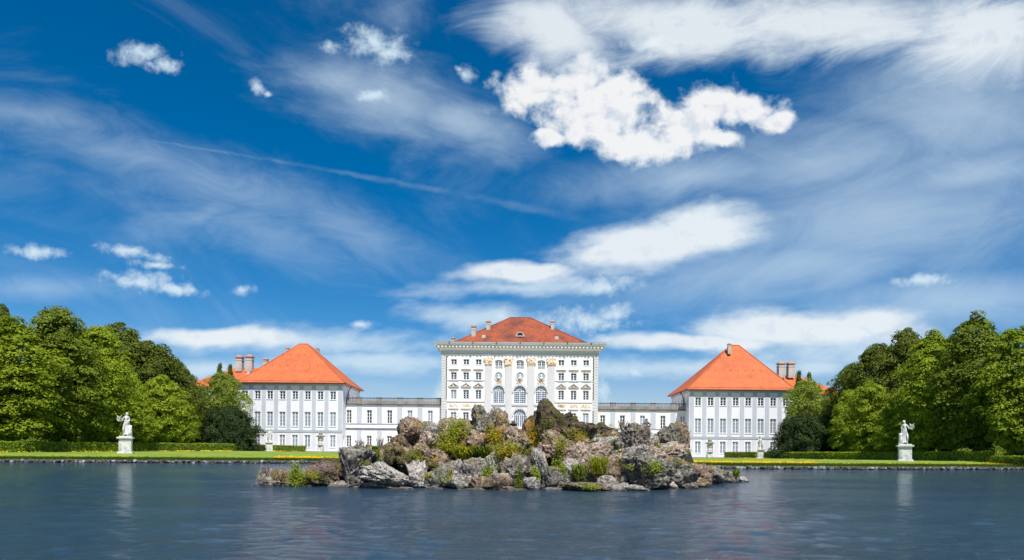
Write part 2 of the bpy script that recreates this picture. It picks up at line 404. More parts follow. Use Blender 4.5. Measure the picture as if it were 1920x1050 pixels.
def build_ground():
    xs = np.concatenate([np.linspace(-2500, -200, 12), np.linspace(-190, -80, 16), np.linspace(-78, 78, 160), np.linspace(80, 190, 16), np.linspace(200, 2500, 12)])
    ts = np.concatenate([np.linspace(-2500, -40, 8), np.linspace(-30, -8, 12), np.linspace(-6, 70, 16), np.linspace(74, 130, 180), np.linspace(135, 260, 26), np.linspace(300, 3000, 14)])
    Xg, Yg = np.meshgrid(xs, ts); V = np.stack([Xg, Yg, groundZ(Xg, Yg)], -1).reshape(-1, 3)
    n = perlin(V*0.35)*0.04; V[:, 2] += n*(V[:, 1] > 60)
    a, b = len(ts), len(xs); I = np.arange(a*b).reshape(a, b)
    Fq = np.stack([I[:-1, :-1], I[:-1, 1:], I[1:, 1:], I[1:, :-1]], -1).reshape(-1, 4)
    tag(link('ground', np_mesh('ground', V, Fq, M['lawn'], True)), 'green park lawn rising gently from the lake bank', None, None, 'structure')
build_ground()
def gz(x, y): return float(groundZ(np.array([x]), np.array([y]))[0])

def _water(g, b):
    p = ocoord(g)
    setc(g, b, (0.020, 0.048, 0.078)); b.inputs['Roughness'].default_value = 0.10; b.inputs['IOR'].default_value = 1.45
    m1 = g.map(p, scale=(1.0, 0.55, 1)); n1 = g.noise(m1, 7.0, 5, 0.65, 0.4); n2 = g.noise(g.map(p, scale=(0.8, 0.5, 1)), 9, 3, 0.55)
    patch = g.ss(g.noise(g.map(p, scale=(2.2, 1, 1)), 0.12, 3), 0.35, 0.65, 0.35, 1.0)
    h = g.m('MULTIPLY', g.m('ADD', n1, g.m('MULTIPLY', n2, 0.35)), patch)
    bump(g, b, h, 1.0, 0.10)
M['water'] = mat('rippled_lake_water', _water)
def build_water():
    rows = np.concatenate([[-14, -4, 1.5], np.geomspace(3.5, 130, 560)])
    tt = np.concatenate([[-60, -20, -8, -4, -2, -1.2, -0.95], np.linspace(-0.8, 0.8, 420), [0.95, 1.2, 2, 4, 8, 20, 60]])
    T, Y = np.meshgrid(tt, rows); X = T*np.maximum(np.abs(Y), 3.5)
    X = np.clip(X, -220, 220)
    rs = np.random.RandomState(3); Z = np.zeros_like(X)
    dens = sstep(-np.abs(T), -0.95, -0.75)*(Y > 3)
    amp_mod = 0.75+0.5*perlin(np.stack([X.ravel()*0.05, Y.ravel()*0.12, X.ravel()*0], -1)).reshape(X.shape)
    for k in range(46):
        wl = math.exp(rs.uniform(math.log(0.22), math.log(1.5))); a = rs.normal(0.25, 0.55)
        kx, ky = math.sin(a)*2*math.pi/wl, math.cos(a)*2*math.pi/wl
        # drop waves the grid cannot carry far away
        ok = sstep(-np.maximum(Y, 1)*0.0068*2.6, -wl, -wl*0.5)
        Z += 0.0034*wl**0.8*np.sin(kx*X+ky*Y+rs.uniform(0, 6.3))*ok
    Z *= dens*amp_mod
    V = np.stack([X, Y, Z], -1).reshape(-1, 3)
    a, b = X.shape; I = np.arange(a*b).reshape(a, b)
    Fq = np.stack([I[:-1, :-1], I[:-1, 1:], I[1:, 1:], I[1:, :-1]], -1).reshape(-1, 4)
    tag(link('water', np_mesh('water', V, Fq, M['water'], True)), 'dark blue rippled lake water in front of the palace', None, None, 'structure')
build_water()

# gravel terrace in front of the palace
def _gravel(g, b):
    p = ocoord(g); setc(g, b, g.mix(g.noise(p, 2, 6, 0.7), (0.42, 0.385, 0.35), (0.56, 0.52, 0.48))); b.inputs['Roughness'].default_value = 0.95
M['gravel'] = mat('pale_gravel', _gravel)
def strip(name, x0, x1, y0, y1, nx, ny, m, dz, label):
    X, Y = np.meshgrid(np.linspace(x0, x1, nx), np.linspace(y0, y1, ny))
    V = np.stack([X, Y, groundZ(X, Y)+dz], -1).reshape(-1, 3); I = np.arange(nx*ny).reshape(ny, nx)
    Fq = np.stack([I[:-1, :-1], I[:-1, 1:], I[1:, 1:], I[1:, :-1]], -1).reshape(-1, 4)
    tag(link(name, np_mesh(name, V, Fq, m, True)), label, None, None, 'structure')
strip('path', -64, 64, 171, 300, 100, 30, M['gravel'], 0.07, 'pale gravel terrace running along the foot of the palace')
strip('bounce_strip', -26, 16, 112, 170.9, 60, 20, M['gravel'], 0.07, 'unseen pale gravel strip behind the rock island, added to bounce light onto the palace')  # out of view, added so neutral instead of green light bounces up

# ------------------------------------------------------------------ architecture kit
def facade(mb, x0, x1, z0, z1, ops, y=0.0, dep=0.35, axis='x', sgn=1):
    """wall sheet with openings (ox0,ox1,oz0,oz1,arch) and reveals; axis x faces -y, axis y is a side wall"""
    def T(a, z, d):
        return (a, y+d, z) if axis == 'x' else (y+sgn*d, a, z)
    xs = sorted({x0, x1}|{o[0] for o in ops}|{o[1] for o in ops}); zs = sorted({z0, z1}|{o[2] for o in ops}|{o[3] for o in ops})
    for i in range(len(xs)-1):
        for j in range(len(zs)-1):
            cx, cz = (xs[i]+xs[i+1])/2, (zs[j]+zs[j+1])/2
            if any(o[0] < cx < o[1] and o[2] < cz < o[3] for o in ops): continue
            mb.add([T(xs[i], zs[j], 0), T(xs[i+1], zs[j], 0), T(xs[i+1], zs[j+1], 0), T(xs[i], zs[j+1], 0)], [(0,1,2,3)])
    for o in ops:
        a, b, c, d = o[:4]
        mb.add([T(a,c,0),T(a,c,dep),T(a,d,dep),T(a,d,0)], [(0,1,2,3)]); mb.add([T(b,c,0),T(b,c,dep),T(b,d,dep),T(b,d,0)], [(3,2,1,0)])
        mb.add([T(a,c,0),T(b,c,0),T(b,c,dep),T(a,c,dep)], [(0,1,2,3)])
        if not (len(o) > 4 and o[4]):
            mb.add([T(a,d,0),T(b,d,0),T(b,d,dep),T(a,d,dep)], [(3,2,1,0)])
        else:
            r = (b-a)/2; rr = o[4]*r; m = (a+b)/2; n = 12
            pts = [(m-r*math.cos(math.pi*k/n), d-rr+rr*math.sin(math.pi*k/n)) for k in range(n+1)]
            for k in range(n):
                (p0, q0), (p1, q1) = pts[k], pts[k+1]
                cn = a if k < n/2 else b
                mb.add([T(cn,d,0),T(p0,q0,0),T(p1,q1,0)], [(0,1,2)]); mb.add([T(p0,q0,0),T(p1,q1,0),T(p1,q1,dep),T(p0,q0,dep)], [(0,1,2,3)])
            mb.add([T(a,d,0),T(pts[n//2][0],d,0),T(b,d,0)], [(0,1,2)])
_wc = {}
def window(parent, x, z, w, h, rows, y, cols=2, glassm='glass', arch=0.0, sill=True, rot=0.0, rail=False, bar=0.055, loc=None, surround=True):
    key = (round(w, 2), round(h, 2), rows, cols, arch, bar, rail)
    if key not in _wc:
        f = MB(); o = 0.1; a = w/2; rr = arch*a; hz = h-rr
        f.box(-a, -a+o, 0, .1, 0, hz); f.box(a-o, a, 0, .1, 0, hz); f.box(-a+o, a-o, 0, .1, 0, o)
        if not arch: f.box(-a+o, a-o, 0, .1, h-o, h)
        n = cols
        for k in range(1, n):
            b2 = 0.085 if (k*2 == n) else bar/2*1.0
            x_ = -a+w*k/n; f.box(x_-b2, x_+b2, -.015, .085, o, hz)
        for k in range(1, rows):
            z_ = h*k/rows if not arch else hz*k/rows
            f.box(-a+o, a-o, .005, .07, z_-bar/2, z_+bar/2)
        if arch:
            f.box(-a, a, -.03, .09, hz-.07, hz+.07)
            for rad, wd in ((1.0, o), (0.68, bar*1.4), (0.36, bar*1.4)):
                N = 14
                for k in range(N):
                    t0, t1 = math.pi*k/N, math.pi*(k+1)/N; vs = []
                    for yy in (-.01, .08):
                        for (r_, t_) in ((rad, t0), (rad, t1), (rad-wd/a, t1), (rad-wd/a, t0)):
                            vs.append((-a*r_*math.cos(t_), yy, hz+rr*r_*math.sin(t_)))
                    f.add(vs, [(0,1,2,3),(4,7,6,5),(0,4,5,1),(2,6,7,3)])
            for k in range(1, 8):
                t = math.pi*k/8; dx, dz = -math.cos(t), math.sin(t)
                p0 = (a*0.36*dx, 0.04, hz+rr*0.36*dz); p1 = (a*0.97*dx, 0.04, hz+rr*0.97*dz); f.tube([p0, p1], bar*0.6, 4)
        if rail:
            for k in range(13): f.box(-a+w*k/12-.025, -a+w*k/12+.025, -.2, -.16, -.0, h*.3)
            f.box(-a-.03, a+.03, -.22, -.14, h*.3, h*.3+.07)
        pn = MB()
        if arch:
            pts = [(-a, .06, .02), (a, .06, .02)]+[(a*math.cos(math.pi*k/16), .06, hz+rr*math.sin(math.pi*k/16)) for k in range(17)]
            pn.add(pts, [tuple(range(len(pts)))])
        else: pn.add([(-a, .06, 0), (a, .06, 0), (a, .06, h), (-a, .06, h)], [(0,1,2,3)])
        s = MB(); s.box(-a-.14, a+.14, -y_sill, -.002, -.16, -.01)
        _wc[key] = (f.mesh('window', M['frame']), {}, pn, s)
    fm, pd, pn, s = _wc[key]
    if glassm not in pd: pd[glassm] = pn.mesh('pane', M[glassm])
    if loc is None: loc = (x, y, z)
    o_ = link('window', fm, parent, loc, (0, 0, rot))
    link('pane', pd[glassm], o_)
    if sill:
        if 'sill' not in pd: pd['sill'] = s.mesh('sill', M['grey'])
        link('sill', pd['sill'], o_)
    return o_
y_sill = 0.34
def pediment(parent, x, z, w, h, y=0.0, gold=True):
    m = MB(); t = 0.16
    m.add([(x-w/2, y-.3, z), (x+w/2, y-.3, z), (x, y-.3, z+h), (x-w/2, y, z), (x+w/2, y, z), (x, y, z+h)], [(0,3,4,1),(0,2,5,3),(1,4,5,2)])
    for sx in (-1, 1):
        m.add([(x+sx*w/2, y-.34, z), (x, y-.34, z+h), (x, y-.34, z+h-t*1.5), (x+sx*(w/2-t*2.5), y-.34, z+t*.4), (x+sx*w/2, y-.04, z), (x, y-.04, z+h), (x, y-.04, z+h-t*1.5), (x+sx*(w/2-t*2.5), y-.04, z+t*.4)],
              [(0,1,2,3),(0,4,5,1),(3,2,6,7)])
    m.box(x-w/2, x+w/2, y-.3, y-.005, z-.12, z)
    o = m.build('pediment', M['grey_c'], parent)
    if gold: g = MB(); relief(g, x, z+h*.28, w*.42, h*.62, y-.06, .09); g.build('relief', M['gold'], o)
    return o
def relief(mb, x, z, w, h, y, t, n=9, seed=1):
    r = random.Random(seed+int(x*10))
    for k in range(n):
        cx, cz = x+r.uniform(-.5, .5)*w*.8, z+r.uniform(-.5, .5)*h*.7; s = r.uniform(.12, .26)*min(w, h)+.04
        prof = [(s, 0), (s*.8, -.5*t), (s*.35, -t)]
        vs = []
        for (rr, dy) in prof:
            for i in range(7): a = 2*math.pi*i/7; vs.append((cx+rr*math.cos(a)*1.25, y+dy, cz+rr*math.sin(a)))
        mb.add(vs, [(j*7+i, j*7+(i+1)%7, (j+1)*7+(i+1)%7, (j+1)*7+i) for j in range(2) for i in range(7)]+[tuple(range(14, 21))])
def hip_roof(mb, x0, x1, y0, y1, z0, rx0, rx1, ry, z1, th=0.22, kick=0.0):
    """hipped roof with ridge (rx0..rx1, ry) and an optional flatter foot"""
    ring = [(x0,y0,z0),(x1,y0,z0),(x1,y1,z0),(x0,y1,z0)]
    k = 0.16; mid = []
    rp = [(rx0,ry),(rx1,ry),(rx1,ry),(rx0,ry)]
    for (px_, py_, pz_), (qx, qy) in zip(ring, rp):
        mid.append((px_+(qx-px_)*k, py_+(qy-py_)*k, z0+(z1-z0)*k*(1-kick)))
    top = [(rx0,ry,z1),(rx1,ry,z1)]
    low = [(a, b, c-th) for a, b, c in ring]
    mb.add(ring+mid+top+low, [(0,1,5,4),(1,2,6,5),(2,3,7,6),(3,0,4,7),(4,5,9,8),(5,6,9),(6,7,8,9),(7,4,8),(10,11,1,0),(11,12,2,1),(12,13,3,2),(13,10,0,3),(10,13,12,11)])
    return ring, mid, top
def chimney(parent, x, y, z0, z1, w, dpt=None, twin=False, capm='brickcap', m='chim', name='chimney'):
    dpt = dpt or w; h = z1-z0
    b = MB(); b.box(-w/2, w/2, -dpt/2, dpt/2, 0, h*.72); b.box(-w*.46, w*.46, -dpt*.46, dpt*.46, h*.72, h*.84); b.box(-w*.55, w*.55, -dpt*.55, dpt*.55, h*.66, h*.72)
    o = b.build(name, M[m], parent, (x, y, z0))
    c = MB(); c.box(-w*.6, w*.6, -dpt*.6, dpt*.6, h*.84, h*.90); c.taper(0, 0, h*.90, h, w*.5, dpt*.5, w*.2, dpt*.2)
    c.build('cap', M[capm], o); return o

# ------------------------------------------------------------------ corner pavilions
def pavilion(side, px0, px1, d, cols, rows, eave_y, apex, base_z, label, pil_px, refx, band_y, bot_y):
    """px0..px1 front wall edges, d distance, rows = [(ytop, ybot, n, glass)], all measured at column refx"""
    def lx(px, py=790): return uv(px, py)[0]*d/F
    def lz(py): return CAMZ+uv(refx, py)[1]*d/F-base_z
    x0, x1 = lx(px0), lx(px1); cx = (x0+x1)/2; hw = (x1-x0)/2; dep = 20.5
    B = empty('palace_pavilion', (cx, d, base_z), label, 'building', 'corner pavilions of the palace')
    L = lambda px: lx(px)-cx
    ze = lz(eave_y); ops = []; W = []
    for px in cols:
        for (ya, yb, n, gm) in rows:
            a, c, h = L(px), lz(yb), lz(ya)-lz(yb); w = 1.42 if n < 4 else 1.5
            ops.append((a-w/2, a+w/2, c, c+h)); W.append((a, c, w, h, n, gm))
    zb = lz(band_y)
    m = MB(); facade(m, -hw, hw, -0.5, ze, ops)
    # side wall towards the galleries, with its own windows
    s_in = 1 if side == 'left' else -1
    sops = []; SW = []
    for k in range(6):
        a = 1.9+k*3.2
        for (ya, yb, n, gm) in rows[:1]+rows[2:]:
            c, h = lz(yb), lz(ya)-lz(yb)
            sops.append((a-.6, a+.6, c, c+h)); SW.append((a, c, 1.2, h, n, gm))
    facade(m, 0, dep, -0.5, ze, sops, y=s_in*hw, dep=.35, axis='y', sgn=-s_in)
    m.add([(-s_in*hw,0,-.5),(-s_in*hw,dep,-.5),(-s_in*hw,dep,ze),(-s_in*hw,0,ze)], [(0,1,2,3)])
    m.add([(-hw,dep,-.5),(hw,dep,-.5),(hw,dep,ze),(-hw,dep,ze)], [(0,1,2,3)])
    m.build('wall', M['wall'], B)
    b = MB(); b.box(-hw-.02, hw+.02, -.14, -.004, zb-.28, zb+.28); b.build('string_course', M['band'], B)
    b = MB(); b.box(-hw-.18, hw+.18, -.18, -.004, ze-.75, ze-.12); b.box(s_in*hw+(.004 if s_in > 0 else -.18), s_in*hw+(.18 if s_in > 0 else -.004), 0, dep, ze-.75, ze-.12)
    b.build('cornice', M['grey'], B)
    b = MB(); b.box(-hw-.12, hw+.12, -.12, -.004, -.5, .45); b.build('plinth', M['lower'], B)
    # grey pilaster strips, above and below the string course
    for px in pil_px:
        a = L(px)
        b = MB(); b.box(a-.5, a+.5, -.075, -.004, zb+.29, ze-.76); b.build('pilaster', M['grey'], B)
    # lower storey panels between windows
    seg = sorted([-hw+.05]+[v for px in cols for v in (L(px)-1.0, L(px)+1.0)]+[hw-.05])
    for i in range(0, len(seg)-1, 2):
        if seg[i+1]-seg[i] > .2:
            b = MB(); b.box(seg[i], seg[i+1], -.05, -.004, .46, zb-.5); b.build('wall_panel', M['lower'], B)
    for (a, c, w, h, n, gm) in W:
        window(B, a, c, w, h, n, 0.24, glassm=gm)
    for (a, c, w, h, n, gm) in SW:
        window(B, 0, 0, w, h, n, 0, glassm=gm, rot=s_in*math.pi/2, loc=(s_in*(hw-.24), a, c), sill=False)
    # roof
    ex = 0.85; ap = apex
    az = CAMZ+uv((ap[0]+ap[1])/2, ap[2])[1]*(d+dep/2)/F-base_z
    r0 = uv(ap[0], ap[2])[0]*(d+dep/2)/F-cx; r1 = uv(ap[1], ap[2])[0]*(d+dep/2)/F-cx
    m = MB(); ring, mid, top = hip_roof(m, -hw-ex, hw+ex, -ex, dep+ex, ze, r0, r1, dep/2, az, kick=.12)
    R = m.build('roof', M['roof'], B)
    h_ = MB()
    for i in range(4):
        t = top[0] if i in (0, 3) else top[1]
        pts = [Vector(ring[i])+Vector((0,0,.05)), Vector(mid[i])+Vector((0,0,.07)), Vector(t)+Vector((0,0,.05))]
        h_.tube(pts, .13, 6)
    h_.tube([top[0], top[1]], .16, 6); h_.build('ridge_tiles', M['roof'], R)
    g_ = MB(); g_.tube([(-hw-ex-.1, -ex-.1, ze-.2), (hw+ex+.1, -ex-.1, ze-.2)], .13, 6); g_.tube([(s_in*(hw+ex+.1), -ex-.1, ze-.2), (s_in*(hw+ex+.1), dep+ex, ze-.2)], .13, 6)
    g_.build('gutter', M['copper'], R)
    s_ = MB()   # snow guards in two rows and one along the foot
    for f_, st in ((.03, .5), (.42, 1.9), (.70, 1.9)):
        z_ = ze+(az-ze)*f_; xl = -hw-ex+(r0+hw+ex)*f_; xr = hw+ex+(r1-hw-ex)*f_
        kk = 0.16
        y_ = -ex+(dep/2+ex)*f_
        if f_ > .16: pass
        zz = z_+.07 if f_ > .16 else ze+(az-ze)*f_*(1-.12)+.1
        if f_ > .16:  # height on upper slope
            q_ = (f_-kk)/(1-kk); zz = (ze+(az-ze)*kk*(1-.12))*(1-q_)+az*q_+.09
        n_ = int((xr-xl-1)/st)
        for i in range(n_): x_ = xl+.5+i*st; s_.box(x_-.1, x_+.1, y_-.06, y_+.02, zz-.05, zz+.09)
    o = s_.build('snow_guards', M['ridge'], R); o['kind'] = 'stuff'
    pz = MB(); xx = s_in*(hw+.2)
    pz.tube([(s_in*(hw+ex), 5.6, ze-.2), (s_in*(hw+ex), 5.6, ze-.6), (xx, 5.6, ze-1.6), (xx, 5.6, .3)], .12, 6); pz.build('downpipe', M['copper'], B)
    return B, (cx, hw, ze, az, dep, s_in, lz, L)

DP = 185.0
colsL = [459, 482.5, 505.8, 529.3, 553, 576.5, 600.3, 624]
BL, inf = pavilion('left', 449, 642, DP, colsL, [(733,748.6,3,'glass'), (772,799.5,4,'glass_c'), (815,838.5,3,'glass_c')],
    717.5, (562, 577, 645), 1.55, 'white palace pavilion at the left end with a pyramid-like orange tiled roof', [448.5+1.5]+[c+11.8 for c in colsL[:-1]]+[637.5], 553, 808.3, 838.5)
colsR = [1308.8+23.5*k for k in range(8)]
BR, inr = pavilion('right', 1292, 1486, DP, colsR, [(745.5,761,3,'glass'), (785,812.5,4,'glass_c'), (828,850.5,3,'glass_c')],
    730.5, (1371, 1385, 647.5), 0.95, 'white palace pavilion at the right end, orange tiled roof with chimney at its peak', [1297]+[c+11.8 for c in colsR], 1379, 821.0, 850)
def on(B, px, py, d):   # photo pixel at distance d in the building's own frame
    p = P(px, py, d); return p.x-B.location.x, p.y-B.location.y, p.z-B.location.z
def chim_px(B, px, ytop, ybot, wpx, d, **k):
    x, y, zt = on(B, px, ytop, d); zb = on(B, px, ybot, d)[2]
    return chimney(B, x, y, zb, zt, wpx*d/F, **k)
chim_px(BL, 539, 651, 668, 5.5, 201); chim_px(BL, 595.5, 652, 668, 5.5, 201); chim_px(BL, 498.5, 671.5, 692, 8, 203, capm='brickcap')
chim_px(BR, 1367.5, 643, 664, 6, 192.5)
# dormer hatches on the right roof
def hatch(B, px, py, d, w=.9):
    x, y, z = on(B, px, py, d); m = MB(); m.taper(x, y, z-.5, z+.35, w/2, .5, w*.42, .2); m.build('roof_hatch', M['chim'], B)
hatch(BR, 1464, 713.5, 191.5); hatch(BL, 466, 699, 193.5); hatch(BR, 1379, 656, 195, .6)

# rear wings behind the pavilions
def rear(side, pxa, pxb, ridge_y, foot, d, eave_y, base_z, label, ch, ridge_px):
    A = P(pxa, eave_y, d); Bp = P(pxb, eave_y, d); x0, x1 = min(A.x, Bp.x), max(A.x, Bp.x); cx = (x0+x1)/2; hw = (x1-x0)/2
    B = empty('palace_rear_wing', (cx, d, base_z), label, 'building', 'rear wings behind the corner pavilions')
    ze = A.z-base_z; dep = 20
    m = MB(); ops = []
    n = int(2*hw/3.2)
    for k in range(n):
        a = -hw+1.6+k*3.2
        for zz in (1.2, 6.4, 11.8):
            if zz+2 < ze: ops.append((a-.7, a+.7, zz, zz+2.0))
    facade(m, -hw, hw, -.5, ze, ops); m.add([(-hw,0,-.5),(-hw,dep,-.5),(-hw,dep,ze),(-hw,0,ze)], [(0,1,2,3)]); m.add([(hw,0,-.5),(hw,dep,-.5),(hw,dep,ze),(hw,0,ze)], [(0,1,2,3)])
    m.build('wall', M['wall'], B)
    for o in ops: window(B, (o[0]+o[1])/2, o[2], 1.4, 2.0, 3, .24)
    az = P(ridge_px[0], ridge_y, d+dep/2).z-base_z
    ra = P(ridge_px[0], ridge_y, d+dep/2).x-cx; rb = P(ridge_px[1], ridge_y, d+dep/2).x-cx
    m = MB(); hip_roof(m, -hw-1, hw+1, -1, dep+1, ze, min(ra, rb), max(ra, rb), dep/2, az, kick=.1); m.build('roof', M['roof'], B)
    for (px, yt, yb, w) in ch: chim_px(B, px, yt, yb, w, d+8)
    return B
rear('left', 350, 480, 690, 722, 212, 724, 1.5, 'orange roofed rear wing with paired chimneys behind the left pavilion',
     [(449.5, 666, 697, 12), (468.5, 665, 697, 12), (380, 716, 730, 5)], (440, 500))
rear('right', 1470, 1580, 704, 737, 212, 738, .9, 'orange roofed rear wing with paired chimneys behind the right pavilion',
     [(1464.5, 678, 709, 12), (1482.5, 678, 709, 12), (1552, 726, 742, 5)], (1440, 1494))

# ------------------------------------------------------------------ galleries
def gallery(px0, px1, d, cols, piers, ytop, yrail, ybal, ycor, up, lo, s1, s2, refx, base_z, label, skip=()):
    def lz(py): return CAMZ+uv(refx, py)[1]*d/F-base_z
    x0, x1 = uv(px0, 790)[0]*d/F, uv(px1, 790)[0]*d/F; cx = (x0+x1)/2; hw = (x1-x0)/2
    B = empty('palace_gallery', (cx, d, base_z), label, 'building', 'low galleries linking the centre and the pavilions')
    L = lambda px: uv(px, 790)[0]*d/F-cx
    ops = []; W = []
    for i, px in enumerate(cols):
        for j, (ya, yb) in enumerate((up, lo)):
            a = L(px); c = lz(yb); h = lz(ya)-c; w = 1.24
            ops.append((a-w/2, a+w/2, c, c+h)); W.append((a, c, w, h, 4, 'glass_c' if (i in skip and j == 0) else 'glass'))
    zt = lz(ycor); m = MB(); facade(m, -hw, hw, -.5, zt, ops, dep=.4); m.add([(-hw,0,zt),(hw,0,zt),(hw,14,zt),(-hw,14,zt)], [(0,1,2,3)])
    m.add([(-hw,14,-.5),(hw,14,-.5),(hw,14,zt),(-hw,14,zt)], [(0,1,2,3)])
    m.build('wall', M['wall_c'] if refx > 960 else M['wall'], B)
    for (a, c, w, h, n, gm) in W: window(B, a, c, w, h, n, .28, glassm=gm)
    # raised surrounds
    for (a, c, w, h, n, gm) in W:
        b = MB(); q = .24; b.box(a-w/2-q, a-w/2, -.06, -.003, c, c+h+q); b.box(a+w/2, a+w/2+q, -.06, -.003, c, c+h+q); b.box(a-w/2, a+w/2, -.06, -.003, c+h, c+h+q); b.build('surround', M['trim'], B)
    for px in piers[:-1]:
        for (za, zb_) in ((lz(s1)+.12, zt-.3), (.5, lz(s2)-.2)):
            b = MB(); a = L(px); b.box(a-.62, a+.62, -.08, -.004, za, zb_); b.build('pilaster', M['grey'], B)
    b = MB(); b.box(-hw, hw, -.12, -.004, lz(s1)-.1, lz(s1)+.1); b.build('string_course', M['band'], B)
    b = MB(); b.box(-hw, hw, -.2, -.004, lz(s2)-.14, lz(s2)+.14); b.build('string_course', M['stone_d'], B)
    b = MB(); b.box(-hw, hw, -.34, -.004, zt-.28, zt-.02); b.build('cornice', M['stone_d'], B)
    # balustrade
    tz, rz = lz(ytop), lz(yrail); bz = lz(ybal)
    b = MB(); b.box(-hw, hw, -.28, .14, zt-.018, bz); b.build('balustrade_plinth', M['stone'], B)
    b = MB(); b.box(-hw, hw, -.26, .12, tz-.2, tz); b.build('rail', M['stone_d'], B)
    b = MB(); nb = int(2*hw/.36)
    for k in range(nb):
        x = -hw+.18+k*.36
        b.lathe([(.06, bz), (.10, bz+(tz-bz)*.25), (.05, bz+(tz-bz)*.55), (.075, tz-.2)], 5, x, -.07)
    o = b.build('balusters', M['stone'], B); o['kind'] = 'stuff'
    for px in piers:
        b = MB(); a = L(px); b.box(max(a-.62, -hw), min(a+.62, hw), -.36, .2, zt-.01, tz-.205); b.box(max(a-.7, -hw), min(a+.7, hw), -.42, .26, tz+.002, tz+.08); b.build('pier', M['stone'], B)
gcols = [654.3, 692.4, 730.4, 768.5, 806.5]
gallery(642.5, 828, 189, gcols, [673.5, 711.5, 749.5, 787.5, 823], 746, 747.5, 752, 757.5, (769, 794), (817, 838.5), 795, 804.3, 740, 1.6,
        'low white gallery with a stone balustrade left of the tall central palace', skip=(3, 4))
gallery(1121, 1292, 189, [1130, 1167, 1204.6, 1243, 1280], [1149, 1187, 1224.6, 1262, 1288], 756, 757, 762, 767.5, (779, 803.5), (826, 848), 804.5, 814, 1206, 1.0,
        'low white gallery with a stone balustrade right of the tall central palace', skip=(2, 4))

